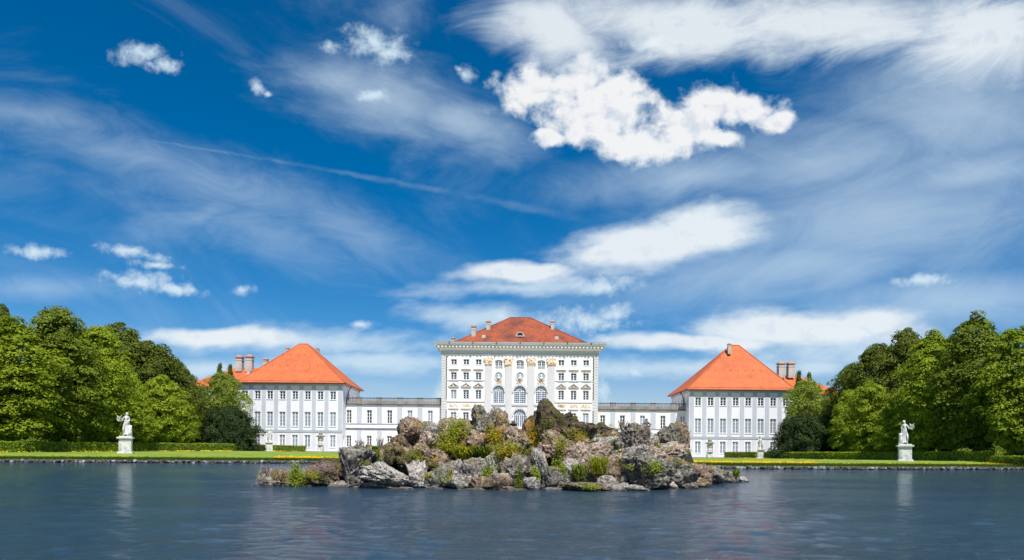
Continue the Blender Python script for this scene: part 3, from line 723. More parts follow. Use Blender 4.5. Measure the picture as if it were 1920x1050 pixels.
# ------------------------------------------------------------------ central palace
def central():
    d = 187.0; refx = 975; base = 1.4
    def lz(py): return CAMZ+uv(refx, py)[1]*d/F-base
    lz2 = lambda py: lz(py+0.5)     # rows measured on the left half, half a pixel higher
    cx = uv(974.8, 700)[0]*d/F
    L = lambda px: uv(px, 700)[0]*d/F-cx
    B = empty('palace_centre', (cx, d, base), 'tall white central palace building with rust red hipped roof and three arched windows', 'building')
    hw = (L(1121.5)-L(828))/2; dep = 28.0; zf = lz2(664)      # underside of the frieze
    ops = []; W = []
    colsS = [850.9, 874.1, 897.2, 1052.4, 1075.7, 1098.9]
    def rect(px, ya, yb, w, n, gm, cols=2, arch=0, **k):
        a = L(px); c = lz2(yb); h = lz2(ya)-c
        ops.append((a-w/2, a+w/2, c, c+h, arch)); W.append((a, c, w, h, n, gm, cols, arch, k))
    for i, px in enumerate(colsS):
        rect(px, 673.6, 683.8, 1.42, 2, 'glass'); rect(px, 698.3, 712, 1.42, 3, 'glass')
        rect(px, 731, 748.5, 1.42, 4, 'glass' if i != 0 else 'glass_c'); rect(px, 773, 792, 1.42, 4, 'glass_c' if i in (0, 5) else 'glass')
    for px in (935, 975, 1015):
        rect(px, 674.5, 691.5, 1.85, 4, 'glass', 4, .35, rail=True)
        w = 2.75 if px != 975 else 3.0
        rect(px, 722.5, 756, w, 6, 'glass_b', 6, 1.0, bar=.075)
        rect(px, 766.5, 800, w, 6, 'glass' if px != 975 else 'glass_b', 6, 1.0, bar=.075)
    zc = lz(645)
    m = MB(); facade(m, -hw, hw, -.5, zf+1.3, ops, dep=.45)
    for s in (-1, 1):
        m.add([(s*hw,0,-.5),(s*hw,dep,-.5),(s*hw,dep,zf+1.3),(s*hw,0,zf+1.3)], [(0,1,2,3)])
    m.add([(-hw,dep,-.5),(hw,dep,-.5),(hw,dep,zf+1.3),(-hw,dep,zf+1.3)], [(0,1,2,3)])
    m.build('wall', M['wall_c'], B)
    for (a, c, w, h, n, gm, cols, arch, k) in W:
        window(B, a, c, w, h, n, .3, cols=cols, glassm=gm, arch=arch, sill=(cols == 2), **k)
    # corner quoin strips with rusticated blocks
    for s in (-1, 1):
        q = MB(); z = .2; xo = s*(hw-.66)
        while z < zf-.5:
            q.box(xo-.68, xo+.68, -.09, -.004, z, z+.60); z += .68
        q.build('quoins', M['grey_c'], B)
    # flared cornice: frieze, dentils, cove and top slab as stacked rings
    o1 = 1.9; zt = lz(644.2)
    def ring(mb, e0, z0, e1, z1):
        a = [(-hw-e0,-e0,z0),(hw+e0,-e0,z0),(hw+e0,dep+e0,z0),(-hw-e0,dep+e0,z0)]; b = [(-hw-e1,-e1,z1),(hw+e1,-e1,z1),(hw+e1,dep+e1,z1),(-hw-e1,dep+e1,z1)]
        mb.add(a+b, [(0,1,5,4),(1,2,6,5),(2,3,7,6),(3,0,4,7),(0,3,2,1),(4,5,6,7)])
    c = MB(); ring(c, .10, zf, .10, zf+.9); ring(c, .16, zf-.18, .22, zf-.02); c.build('frieze', M['grey_c'], B)
    c = MB(); zz = zf+.92; hh = zt-zz
    ring(c, .3, zz, .75, zz+hh*.30); ring(c, 1.0, zz+hh*.62, 1.55, zz+hh*.70); ring(c, 1.6, zz+hh*.702, o1, zz+hh*.97); ring(c, o1+.05, zz+hh*.972, o1+.05, zt)
    ring(c, .7, zz+hh*.302, .72, zz+hh*.618)
    K = c.build('cornice', M['trim'], B)
    dn = MB(); nd = 46
    for k in range(nd):
        x = -hw-.7+(2*hw+1.4)*k/(nd-1); dn.box(x-.2, x+.2, -1.42, -.74, zz+hh*.33, zz+hh*.61)
    for s in (-1, 1):
        for k in range(30): y = -.4+k*1.0; dn.box(s*(hw+.74) if s > 0 else -(hw+1.42), (hw+1.42) if s > 0 else -(hw+.74), y-.2, y+.2, zz+hh*.33, zz+hh*.61)
    o = dn.build('dentils', M['gold'] if False else M['trim'], K); o['kind'] = 'stuff'
    # giant pilasters of the middle with ochre capitals
    for px in (915.8, 953.8, 995.8, 1033.8):
        a = L(px); b = MB(); b.box(a-.85, a+.85, -.22, -.004, lz2(800), lz2(685)); b.box(a-.98, a+.98, -.3, -.003, lz2(790), lz2(780)); p = b.build('pilaster', M['grey_c'], B)
        b = MB(); b.taper(a, -.16, lz2(685), lz2(672), .86, .15, 1.05, .24); relief(b, a, (lz2(685)+lz2(671))/2, 1.9, 1.9, -.36, .16, 14); b.build('capital', M['gold'], p)
        b = MB(); b.box(a-1.15, a+1.15, -.46, -.004, lz2(672)+.01, lz2(670)); b.build('abacus', M['trim'], p)
    # slim pilasters between the side windows
    for px in (839.5, 862.5, 885.7, 908, 1041, 1064, 1087.3, 1110.3):
        a = L(px)
        for (ya, yb) in ((712.5, 668), (749.5, 714.5), (796, 768)):
            b = MB(); b.box(a-.42, a+.42, -.09, -.004, lz2(ya), lz2(yb)); b.build('slim_pilaster', M['trim'], B)
    for s0, s1 in ((838.5, 909), (1040.5, 1111)):
        for (y_, t, gm) in ((713.3, .1, 'grey_c'), (751, .34, 'trim')):
            b = MB(); b.box(L(s0), L(s1), -.2, -.094, lz2(y_)-t, lz2(y_)+t); b.build('string_course', M[gm], B)
    for i, px in enumerate(colsS):
        a = L(px)
        b = MB(); b.box(a-1.25, a+1.25, -.34, -.004, lz2(692)-.1, lz2(692)+.12); h_ = b.build('hood', M['trim'], B)
        b = MB(); relief(b, a, lz2(695.3), 1.7, .6, -.01, .12, 9); b.build('relief', M['gold'], h_)
        pediment(B, a, lz2(725), 2.7, 1.05, y=-.004)
        b = MB(); relief(b, a, lz2(727.8), 1.2, .4, -.01, .1, 6); b.build('relief', M['gold'], B)
        b = MB(); b.box(a-1.3, a+1.3, -.3, -.004, lz2(766)-.08, lz2(766)+.12); h_ = b.build('hood', M['trim'], B)
        b = MB(); relief(b, a, lz2(760), 2.3, .9, -.01, .14, 15); relief(b, a, lz2(769), 1.3, .45, -.01, .1, 6, 3); b.build('relief', M['gold'], h_)
    for px in (935, 975, 1015):
        a = L(px); w = (2.75 if px != 975 else 3.0)/2
        # archivolts
        for (yt) in (722.5, 766.5):
            b = MB(); zc_ = lz2(yt)-w; N = 16
            for k in range(N):
                t0, t1 = math.pi*k/N, math.pi*(k+1)/N; vs = []
                for yy in (-.2, -.004):
                    for (r_, t_) in ((w+.02, t0), (w+.02, t1), (w+.48, t1), (w+.48, t0)): vs.append((a-r_*math.cos(t_), yy, zc_+r_*math.sin(t_)))
                b.add(vs, [(0,1,2,3),(3,2,6,7),(0,4,5,1)])
            b.box(a-w-.7, a-w-.04, -.24, -.004, zc_-.25, zc_-.02); b.box(a+w+.04, a+w+.7, -.24, -.004, zc_-.25, zc_-.02)
            b.build('arch_moulding', M['grey_c'], B)
        b = MB(); b.box(a-w-.5, a+w+.5, -.3, -.004, lz2(757.5)-.3, lz2(757.5)+.12); b.build('balcony_sill', M['grey_c'], B)
        b = MB(); relief(b, a, lz2(718.3), 1.9, .7, -.03, .18, 11); b.build('relief', M['gold'], B)
        # round niche with a bust
        zc_ = lz2(705.3); b = MB(); N = 20
        for (r0, r1, y0_, y1_) in ((1.22, .98, -.16, -.16),):
            vs = [];
            for k in range(N):
                t = 2*math.pi*k/N
                for (r_, yy) in ((1.24, -.004), (1.24, -.18), (1.0, -.18), (1.0, -.02)): vs.append((a+r_*math.cos(t)*.92, yy, zc_+r_*math.sin(t)))
            b.add(vs, [(k*4+j, k*4+j+1, ((k+1)%N)*4+j+1, ((k+1)%N)*4+j) for k in range(N) for j in range(3)])
        fr = b.build('medallion', M['trim'], B)
        b = MB(); b.add([(a+.97*math.cos(2*math.pi*k/N)*.92, -.02, zc_+.97*math.sin(2*math.pi*k/N)) for k in range(N)], [tuple(range(N))]); b.build('niche', M['band'], fr)
        b = MB()
        b.lathe([(.2, zc_-.8), (.48, zc_-.5), (.44, zc_-.3), (.15, zc_-.15), (.13, zc_+.0), (.2, zc_+.15), (.22, zc_+.32), (.13, zc_+.5), (.03, zc_+.56)], 10, a, -.28)
        b.build('bust', M['trim'], fr, smooth=True)
        b = MB(); relief(b, a, lz2(713), 1.3, .4, -.14, .12, 7, 5); relief(b, a, lz2(696.8), .7, .25, -.14, .1, 4, 6); b.build('relief', M['gold'], fr)
    # roof deck and roof
    b = MB(); b.box(-hw-o1+.1, hw+o1-.1, -o1+.1, dep+o1-.1, zt+.002, zt+.12); b.build('roof_deck', M['lead'], B)
    for k in range(7):
        b = MB(); x = -hw+2+k*(2*hw-4)/6; b.box(x-.1, x+.1, -o1-.16, -o1-.056, zt-.5, zt+.06)
        b.build('roof_bracket', M['copper'], B)
    x0, x1 = L(840), L(1112); dr = dep/2
    az = P(975, 595.7, d+dr).z-base; r0 = P(956.7, 595.7, d+dr).x-cx; r1 = P(994.4, 595.7, d+dr).x-cx
    m = MB(); rg, md, tp = hip_roof(m, x0, x1, 2.2, dep-2.2, zt+.14, r0, r1, dr, az, th=.02, kick=.10); R = m.build('roof', M['roof_old'], B)
    h_ = MB()
    for i in range(4):
        t = tp[0] if i in (0, 3) else tp[1]; h_.tube([rg[i], Vector(md[i])+Vector((0,0,.02)), t], .15, 6)
    h_.tube([tp[0], tp[1]], .17, 6); h_.build('ridge_tiles', M['roof_old'], R)
    def slope_y(z):   # y of the front slope at height z
        k = .16; zm = zt+.14+(az-zt-.14)*k*.9; ym = 2.2+(dr-2.2)*k
        if z < zm: return 2.2+(ym-2.2)*(z-zt-.14)/(zm-zt-.14)
        return ym+(dr-ym)*(z-zm)/(az-zm)
    def find(px, py):   # point on the front slope seen at a photo pixel
        lo, hi = 2.3, dr
        for _ in range(30):
            mid_ = (lo+hi)/2; z = P(px, py, d+mid_).z-base
            if slope_y(z) > mid_: lo = mid_
            else: hi = mid_
        p = P(px, py, d+lo); return p.x-cx, lo, p.z-base
    for (px, yt, yb, w) in ((888, 608, 630, 8.5), (915.4, 599.5, 618, 8), (1036, 599.5, 617.5, 7)):
        x, y, z = find(px, yb); s = (d+y)/F; chimney(R, x, y+.4, z-1.2, z+(yb-yt)*s, w*s*.95)
    x, y, z = find(852, 643); chimney(R, L(846), 5, zt, zt+2.2, 1.0)
    x, y, z = find(975, 630)      # lunette dormer
    b = MB(); N = 12
    for (r0_, r1_, yy, dp) in ((1.05, .8, -.7, .5),):
        vs = []
        for k in range(N+1):
            t = math.pi*k/N
            for (r_, y_) in ((r0_, y+yy+3.4), (r0_, y+yy), (r1_, y+yy), (r1_, y+yy+.3)): vs.append((x-r_*math.cos(t), y_, z+r_*.95*math.sin(t)))
        b.add(vs, [(k*4+j, k*4+j+1, (k+1)*4+j+1, (k+1)*4+j) for k in range(N) for j in range(3)])
    b.box(x-1.15, x+1.15, y-.8, y+.4, z-.25, z-.002)
    D = b.build('dormer', M['chim'], R)
    b = MB(); b.add([(x-.85*math.cos(math.pi*k/N), y-.5, z+.8*math.sin(math.pi*k/N)) for k in range(N+1)], [tuple(range(N+1))]); b.build('pane', M['copper'], D)  # dark sheet standing in for the shade inside the dormer opening
    for px, py in ((907, 632), (1043.6, 634.5)):
        x, y, z = find(px, py); b = MB(); b.taper(x, y+.1, z-.3, z+.5, .5, .6, .42, .5); b.build('roof_hatch', M['chim'], R)
    return B
central()

# ------------------------------------------------------------------ foliage kit
def quads(C, N, S, rs, asp=0.62):
    """leaf quads at centres C with normals N and sizes S -> verts, faces"""
    n = len(C); N = N/np.maximum(np.linalg.norm(N, axis=1)[:, None], 1e-6)
    r = rs.normal(size=(n, 3)); A = np.cross(N, r); A /= np.maximum(np.linalg.norm(A, axis=1)[:, None], 1e-6); Bv = np.cross(N, A)
    S = S[:, None]; V = np.stack([C-A*S, C-Bv*S*asp, C+A*S, C+Bv*S*asp], 1).reshape(-1, 3)
    return V, np.arange(4*n).reshape(n, 4)
def crown_mesh(name, prof, H, R, m, seed, nclump=420, leaves=52, cr=1.15, leaf=0.2, up=0.7, flat=0.62, droop=0.0, core=True, lump=0.22):
    """crown of leafy clumps on shelves round a profile prof(t)->radius fraction, t=0 bottom .. 1 top"""
    rs = np.random.RandomState(seed)
    t = rs.uniform(0, 1, nclump*3); pr = np.array([prof(x) for x in t]); keep = rs.uniform(0, 1, len(t)) < (pr*0.85+0.15)
    t = t[keep][:nclump]; n = len(t); pr = np.array([prof(x) for x in t])
    a = rs.uniform(0, 2*math.pi, n)
    d = np.stack([np.cos(a), np.sin(a), t*3.0], -1)
    rad = pr*R*(1+lump*1.6*perlin(d*1.15+seed)+.16*perlin(d*2.7+seed*2))*rs.uniform(0.66, 1.08, n)
    C = np.stack([np.cos(a)*rad, np.sin(a)*rad, t*H], -1)
    cs = cr*rs.uniform(0.65, 1.35, n)*(0.6+0.4*pr)
    k = leaves; tot = n*k
    D = rs.normal(size=(n, k, 3)); D /= np.linalg.norm(D, axis=2)[..., None]
    D[..., 2] = np.abs(D[..., 2])*rs.choice([1, 1, 1, -0.5], (n, k))
    rr = rs.uniform(0.55, 1.0, (n, k, 1))**0.5
    out = np.stack([np.cos(a), np.sin(a), np.zeros(n)], -1)
    off = D*rr*cs[:, None, None]; off[..., 2] *= flat
    horiz = (off*out[:, None, :]).sum(2)
    off[..., 2] -= np.maximum(horiz, 0)*(0.35+droop)
    Pc = (C[:, None, :]+off).reshape(-1, 3)
    Nn = (D*0.8+out[:, None, :]*0.35+np.array([0, 0, up])+rs.normal(size=(n, k, 3))*0.38).reshape(-1, 3)
    S = leaf*rs.uniform(0.6, 1.35, tot)
    V, Q = quads(Pc, Nn, S, rs)
    if core:   # sparse larger leaves inside, they close the crown
        nc = int(nclump*4); tc = rs.uniform(0.02, 0.95, nc); pc = np.array([prof(x) for x in tc]); ac = rs.uniform(0, 2*math.pi, nc); rc = pc*R*rs.uniform(0.35, 0.86, nc)
        Cc = np.stack([np.cos(ac)*rc, np.sin(ac)*rc, tc*H], -1)
        V2, Q2 = quads(Cc, rs.normal(size=(nc, 3)), np.full(nc, leaf*2.6), rs, 0.8); Q2 = Q2+len(V); V = np.concatenate([V, V2]); Q = np.concatenate([Q, Q2])
    return np_mesh(name, V, Q, m)
def p_round(t): return max(0.03, math.sin(math.pi*min(1, (t*0.90+0.10)))**0.55)
def p_tall(t): return max(0.03, (min(1, t/0.12)**0.5)*(0.80+.20*min(1, t/.35))*(max(0, 1-max(0, (t-0.32)/0.69)**2.0)**0.72))
def p_cone(t): return max(0.02, (1-t)**0.5)
def p_dome(t): return max(0.03, math.sqrt(max(0, 1-t**2.3)))
def p_loose(t): return max(0.05, (0.55+0.45*math.sin(t*9))*math.sin(math.pi*(t*0.86+0.1))**0.6)
TK = dict(cr=1.5, leaf=.19, lump=.3, flat=.46, droop=.12)
CR = {
 'tall_l': [crown_mesh('crown', p_tall, 20, 5.6, M['leaf_l'], 11, 330, 88, **TK), crown_mesh('crown', p_tall, 20, 5.6, M['leaf_l'], 12, 330, 88, **TK)],
 'tall_m': [crown_mesh('crown', p_tall, 20, 5.4, M['leaf_m'], 21, 330, 88, **TK), crown_mesh('crown', p_tall, 20, 5.4, M['leaf_m'], 22, 330, 88, **TK)],
 'round_d': [crown_mesh('crown', p_round, 20, 7.0, M['leaf_d'], 31, 340, 84, cr=1.7, leaf=.23, lump=.36, flat=.5), crown_mesh('crown', p_round, 20, 7, M['leaf_d'], 32, 340, 84, cr=1.8, leaf=.23, lump=.4, flat=.5)],
 'bushy_l': [crown_mesh('crown', p_round, 12, 4.6, M['leaf_l'], 41, 190, 84, cr=1.4, leaf=.18, lump=.34, flat=.48), crown_mesh('crown', p_tall, 12, 4.2, M['leaf_l'], 42, 170, 84, cr=1.3, leaf=.18, lump=.34, flat=.48)],
 'feather': [crown_mesh('crown', p_round, 14, 6.0, M['leaf_w'], 51, 420, 46, cr=1.2, leaf=.15, flat=.4, droop=.25, lump=.42)],
 'yew': [crown_mesh('crown', p_dome, 9, 7.4, M['needle'], 61, 620, 50, cr=.95, leaf=.17, flat=1.1, up=.5, lump=.16)],
 'conifer': [crown_mesh('crown', p_cone, 10, 1.6, M['leaf_d'], 71, 170, 36, cr=.75, leaf=.15, up=.6, lump=.12)],
}
def trunk_mesh(H, r, seed, top=0.7):
    rr = random.Random(seed); m = MB()
    pts = [(rr.uniform(-.12, .12)*i, rr.uniform(-.12, .12)*i, H*top*i/5-.3) for i in range(6)]; pts[0] = (0, 0, -.5)
    m.tube(pts, [r*1.35, r, r*.85, r*.65, r*.42, r*.2], 9)
    for k in range(9):
        z = H*rr.uniform(.16, .6); a = rr.uniform(0, 6.28); l = H*rr.uniform(.12, .22)
        m.tube([(0, 0, z), (math.cos(a)*l*.5, math.sin(a)*l*.5, z+l*.4), (math.cos(a)*l, math.sin(a)*l, z+l*.9)], [r*.4, r*.25, r*.08], 5)
    return m.mesh('trunk', M['bark'], True)
TR = [trunk_mesh(20, .42, 1), trunk_mesh(20, .36, 2)]
def tree(px, ytop, wpx, d, kind, label, var=0, clear=1.6, group='trees beside the lake lawn', name='broadleaf_tree', cat='tree', rz=None):
    p = P(px, ytop, d); x = p.x; zb = gz(x, d); H = p.z-zb
    t = empty(name, (x, d, zb), label, cat, group, rz=rz if rz is not None else (px*0.37) % 6.28)
    me = CR[kind][var % len(CR[kind])]
    h0 = {'tall_l': 20, 'tall_m': 20, 'round_d': 20, 'bushy_l': 12, 'feather': 14, 'yew': 9, 'conifer': 10}[kind]; r0 = {'tall_l': 5.6, 'tall_m': 5.4, 'round_d': 7, 'bushy_l': 4.6, 'feather': 6, 'yew': 7.4, 'conifer': 1.6}[kind]
    top = {'round_d': .5, 'bushy_l': .4}.get(kind, .3)
    sz = (H-clear-top)/h0; sx = (wpx*d/F/2)/(r0+0.7)
    link('crown', me, t, (0, 0, clear), (0, 0, 0), (sx, sx, sz))
    if kind != 'yew': link('trunk', TR[int(px) % 2], t, (0, 0, 0), (0, 0, 0), (min(sz*h0/20*1.0+.1, 1.2),)*2+((H*.95)/20,))
    return t
T = tree
# left side, near to far
T(22, 592, 190, 104, 'tall_l', 'bright green full-height tree at the far left edge, cut by the picture frame', 0)
T(-75, 560, 170, 100, 'tall_l', 'light green tree just outside the left edge of the view', 1)
T(108, 572, 150, 112, 'tall_m', 'tallest dark green conical tree of the left row, second from the left edge', 0)
T(188, 602, 128, 120, 'tall_l', 'yellowish green narrow tree right of the tallest left tree, behind the lyre statue', 1)
T(4, 566, 70, 135, 'round_d', 'dark tree top peeping over the leftmost bright tree', 0)
T(228, 604, 150, 146, 'round_d', 'dark green rounded tree rising behind the left lyre statue', 1)
T(282, 636, 140, 150, 'round_d', 'dark olive tree in the middle of the descending left row', 0)
T(332, 672, 92, 160, 'round_d', 'last high dark tree of the left row, towards the pavilion', 1)
T(150, 612, 120, 150, 'round_d', 'dark crown filling the gap behind the tallest left tree', 0)
T(240, 700, 78, 130, 'bushy_l', 'small bright bushy tree just right of the left lyre statue', 0)
T(302, 700, 104, 138, 'bushy_l', 'wide bright bushy tree in front of the dark left row', 1)
T(268, 752, 56, 126, 'bushy_l', 'lowest layered bright tree right of the left lyre statue', 1)
T(345, 728, 60, 150, 'bushy_l', 'slim bright tree at the right end of the left row', 0)
T(372, 722, 74, 176, 'tall_m', 'mid green tree between the left row and the feathery tree', 0)
T(418, 694, 104, 170, 'feather', 'pale feathery tree in front of the left rear wing', 0)
T(412, 678, 27, 204, 'conifer', 'left one of two pointed conifer tips above the left feathery tree', 0, clear=6, name='conifer_tree')
T(432, 680, 29, 204, 'conifer', 'right one of two pointed conifer tips above the left feathery tree', 0, clear=6, name='conifer_tree')
T(428, 762, 122, 158, 'yew', 'broad dark evergreen mound at the left pavilion corner', 0, clear=-.2, name='evergreen_tree', cat='evergreen')
T(392, 765, 70, 164, 'yew', 'dark evergreen mound half hidden behind the broad left one', 0, clear=-.2, name='evergreen_tree', cat='evergreen')
# right side
T(1912, 603, 140, 104, 'tall_l', 'bright green full-height tree at the far right edge, cut by the picture frame', 1)
T(2010, 575, 170, 100, 'tall_l', 'light green tree just outside the right edge of the view', 0)
T(1832, 583, 142, 112, 'tall_m', 'tallest dark green conical tree of the right row', 1)
T(1748, 618, 130, 120, 'tall_l', 'yellowish green tree behind the right lyre statue', 0)
T(1704, 614, 120, 146, 'round_d', 'dark green rounded tree rising behind the right lyre statue', 1)
T(1650, 640, 130, 150, 'round_d', 'dark olive tree in the middle of the descending right row', 0)
T(1600, 680, 90, 160, 'round_d', 'last high dark tree of the right row, towards the pavilion', 1)
T(1795, 622, 120, 150, 'round_d', 'dark crown filling the gap behind the tallest right tree', 0)
T(1632, 712, 100, 138, 'bushy_l', 'wide bright bushy tree in front of the dark right row', 1)
T(1592, 728, 70, 148, 'bushy_l', 'slim bright tree at the left end of the right row', 0)
T(1662, 762, 62, 126, 'bushy_l', 'lowest layered bright tree left of the right lyre statue', 1)
T(1700, 716, 78, 130, 'bushy_l', 'small bright bushy tree directly behind the right lyre statue', 0)
T(1562, 735, 74, 176, 'tall_m', 'mid green tree between the right row and the feathery tree', 1)
T(1513, 707, 104, 170, 'feather', 'pale feathery tree in front of the right rear wing', 0, rz=2.0)
T(1498, 692, 29, 204, 'conifer', 'left one of two pointed conifer tips above the right feathery tree', 0, clear=6, name='conifer_tree')
T(1518, 695, 27, 204, 'conifer', 'right one of two pointed conifer tips above the right feathery tree', 0, clear=6, name='conifer_tree')
T(1508, 776, 122, 158, 'yew', 'broad dark evergreen mound at the right pavilion corner', 0, clear=-.2, name='evergreen_tree', cat='evergreen', rz=1.1)
T(1546, 778, 70, 164, 'yew', 'dark evergreen mound half hidden behind the broad right one', 0, clear=-.2, name='evergreen_tree', cat='evergreen')
# deeper wood that closes the gaps under the crowns
rw = random.Random(5)
for s in (-1, 1):
    for k in range(9):
        d = 128+k*11; x = s*(84+rw.uniform(0, 12)); u = x/d*F+CX
        t_ = T(u, 0, 10, d, 'round_d', 'shaded tree deep in the wood behind the %s row of trees' % ('left' if s < 0 else 'right'), k, group='second row of trees in the %s wood' % ('left' if s < 0 else 'right'), name='broadleaf_tree')
        zb = gz(x, d); t_.location = (x, d, zb)
        for ch in t_.children:
            if ch.name.startswith('crown'): ch.scale = (1.0, 1.0, .70); ch.location = (0, 0, .5)
            else: ch.scale = (.9, .9, .75)

# ------------------------------------------------------------------ hedges, flowers, lawn fringe
def box_leaves(L, W, H, m, seed, dens=95, leaf=.09, name='leaves'):
    rs = np.random.RandomState(seed); C = []; N = []
    for (area, fn, nn) in ((L*H, lambda a, b: (a*L-L/2, -W/2+0*a, b*H), (0, -1, .3)), (L*W, lambda a, b: (a*L-L/2, b*W-W/2, H+0*a), (0, -.2, 1)), (L*H*.4, lambda a, b: (a*L-L/2, W/2+0*a, b*H), (0, 1, .3)),
                           (W*H, lambda a, b: (-L/2+0*a, a*W-W/2, b*H), (-1, 0, .3)), (W*H, lambda a, b: (L/2+0*a, a*W-W/2, b*H), (1, 0, .3))):
        n = int(area*dens); a, b = rs.uniform(size=n), rs.uniform(size=n)
        C.append(np.stack(fn(a, b), -1)); N.append(np.tile(nn, (n, 1)))
    C = np.concatenate(C); N = np.concatenate(N)
    C = C+rs.normal(size=C.shape)*.03+N*(perlin(C*1.3+seed)[:, None]*.10)
    V, Q = quads(C, N+rs.normal(size=N.shape)*.38, leaf*rs.uniform(.6, 1.5, len(C)), rs)
    return np_mesh(name, V, Q, m)
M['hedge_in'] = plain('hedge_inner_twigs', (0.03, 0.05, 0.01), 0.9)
def hedge(px0, px1, df, label, H=1.4, W=1.0, seed=1, group='clipped hedges along the lawn', dens=95):
    d0, d1 = df(px0), df(px1); x0, x1 = (px0-CX)/F*d0, (px1-CX)/F*d1
    a, b = Vector((x0, d0, 0)), Vector((x1, d1, 0)); mid = (a+b)/2; L = (b-a).length; rz = math.atan2(b.y-a.y, b.x-a.x)
    if rz > math.pi/2: rz -= math.pi
    if rz < -math.pi/2: rz += math.pi
    mid.z = gz(mid.x, mid.y)
    t = empty('clipped_hedge', mid, label, 'hedge', group, rz)
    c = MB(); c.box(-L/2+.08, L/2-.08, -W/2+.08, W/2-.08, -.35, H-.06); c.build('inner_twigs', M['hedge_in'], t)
    if abs(rz) > .4 and rz < 0: pass
    link('leaves', box_leaves(L, W, H, M['hedge'], seed, dens), t)
    return t
dL = lambda px: 84.84/((960-px)/F+.18); dR = lambda px: 84.84/((px-960)/F+.18)
segL = [(-70, 60), (62, 166), (169, 222), (250, 272), (273, 365), (367, 463), (466, 500), (513, 571)]
nmL = ['clipped hedge running out of the left edge of the picture', 'clipped hedge below the tallest tree on the left', 'clipped hedge piece ending at the left lyre statue pedestal', 'short clipped hedge piece right of the left lyre statue', 'long clipped hedge right of the left lyre statue',
       'clipped hedge in front of the broad dark evergreen mound on the left', 'short clipped hedge ending at the small left statue', 'last clipped hedge right of the small left statue, before the pavilion']
for i, (a, b) in enumerate(segL): hedge(a, b, dL, nmL[i], seed=i+1, dens=95 if i < 4 else 60)
segR = [(1361, 1419), (1434, 1466), (1469, 1565), (1568, 1682), (1708, 1763), (1766, 1860), (1862, 1990)]
nmR = ['last clipped hedge left of the small right statue, before the pavilion', 'short clipped hedge right of the small right statue', 'clipped hedge in front of the broad dark evergreen mound on the right', 'long clipped hedge left of the right lyre statue',
       'short clipped hedge piece right of the right lyre statue', 'clipped hedge below the tallest tree on the right', 'clipped hedge running out of the right edge of the picture']
for i, (a, b) in enumerate(segR): hedge(a, b, dR, nmR[i], seed=i+21, dens=95 if i > 2 else 60)
dB = lambda px: 128.0+0*px
for (a, b, lb) in ((150, 222, 'taller back hedge block left of the left lyre statue'), (253, 270, 'small cube of back hedge right of the left lyre statue'), (20, 120, 'back hedge under the trees near the left edge'),
                   (1662, 1680, 'small cube of back hedge left of the right lyre statue'), (1712, 1752, 'taller back hedge block right of the right lyre statue'), (1790, 1900, 'back hedge under the trees near the right edge')):
    h = hedge(a, b, dB, lb, H=3.3, W=1.4, seed=a, group='back hedge blocks under the trees', dens=50)

def scatter_line(name, pts, n, w, m, leaf, seed, h=.12, label='', cat='flowers'):
    rs = np.random.RandomState(seed); pts = np.array(pts, float); seg = np.linalg.norm(np.diff(pts, axis=0), axis=1); cum = np.concatenate([[0], np.cumsum(seg)])
    s = rs.uniform(0, cum[-1], n); x = np.interp(s, cum, pts[:, 0])+rs.normal(size=n)*w*.2; y = np.interp(s, cum, pts[:, 1])+rs.uniform(-w/2, w/2, n)
    keep = perlin(np.stack([x*.35, y*.35, x*0+seed], -1)) > -.22; x, y = x[keep], y[keep]; n = len(x)
    z = groundZ(x, y)+rs.uniform(.02, h, n)
    V, Q = quads(np.stack([x, y, z], -1), rs.normal(size=(n, 3))*.6+np.array([0, -.5, .8]), leaf*rs.uniform(.5, 1.4, n), rs, .9)
    return tag(link(name, np_mesh(name, V, Q, m)), label, cat, None, 'stuff')
hl = lambda px, f, off: ((px-CX)/F*f(px), f(px)-off)
scatter_line('flower_border', [hl(p, dL, 1.6) for p in range(-60, 572, 20)], 9000, 1.0, M['yellow'], .08, 1, label='thin yellow flower border along the foot of the left hedge')
scatter_line('flower_border', [hl(p, dR, 1.6) for p in range(1362, 1990, 20)], 9000, 1.0, M['yellow'], .08, 2, label='thin yellow flower border along the foot of the right hedge')
def bank(x0, x1, off): return [(x, float(shoreY(x))+off) for x in np.linspace(x0, x1, 40)]
scatter_line('bank_flowers', bank(-31, -13, 4.0), 2600, 3.0, M['yellow'], .07, 3, .16, 'yellow and orange flowers near the bank left of the rock island')
scatter_line('bank_flowers', bank(19, 36, 3.4), 2600, 2.6, M['yellow'], .07, 4, .16, 'yellow and orange flowers near the bank right of the rock island')
scatter_line('bank_flowers', bank(36, 70, 2.6), 1600, 1.0, M['yellow'], .05, 5, .1, 'sparse yellow flowers along the right bank edge')
M['grass'] = leafm('lawn_grass_blades', (0.10, 0.17, 0.015), (0.22, 0.28, 0.03), .2)
def grass_fringe(x0, x1, seed, label):
    rs = np.random.RandomState(seed); n = 26000; x = rs.uniform(x0, x1, n); y = shoreY(x)+.55+rs.exponential(.5, n)
    z = groundZ(x, y)+.02; h = rs.uniform(.05, .2, n); w = rs.uniform(.03, .07, n); lean = rs.normal(size=(n, 2))*.07
    V = np.stack([np.stack([x-w, y, z], -1), np.stack([x+w, y, z], -1), np.stack([x+lean[:, 0], y+lean[:, 1]-.1, z+h], -1)], 1).reshape(-1, 3)
    tag(link('bank_grass', np_mesh('bank_grass', V, np.arange(3*n).reshape(n, 3), M['grass'])), label, 'grass', None, 'stuff')
grass_fringe(-82, -12, 8, 'rough grass hanging over the left stone bank'); grass_fringe(16, 82, 9, 'rough grass hanging over the right stone bank')

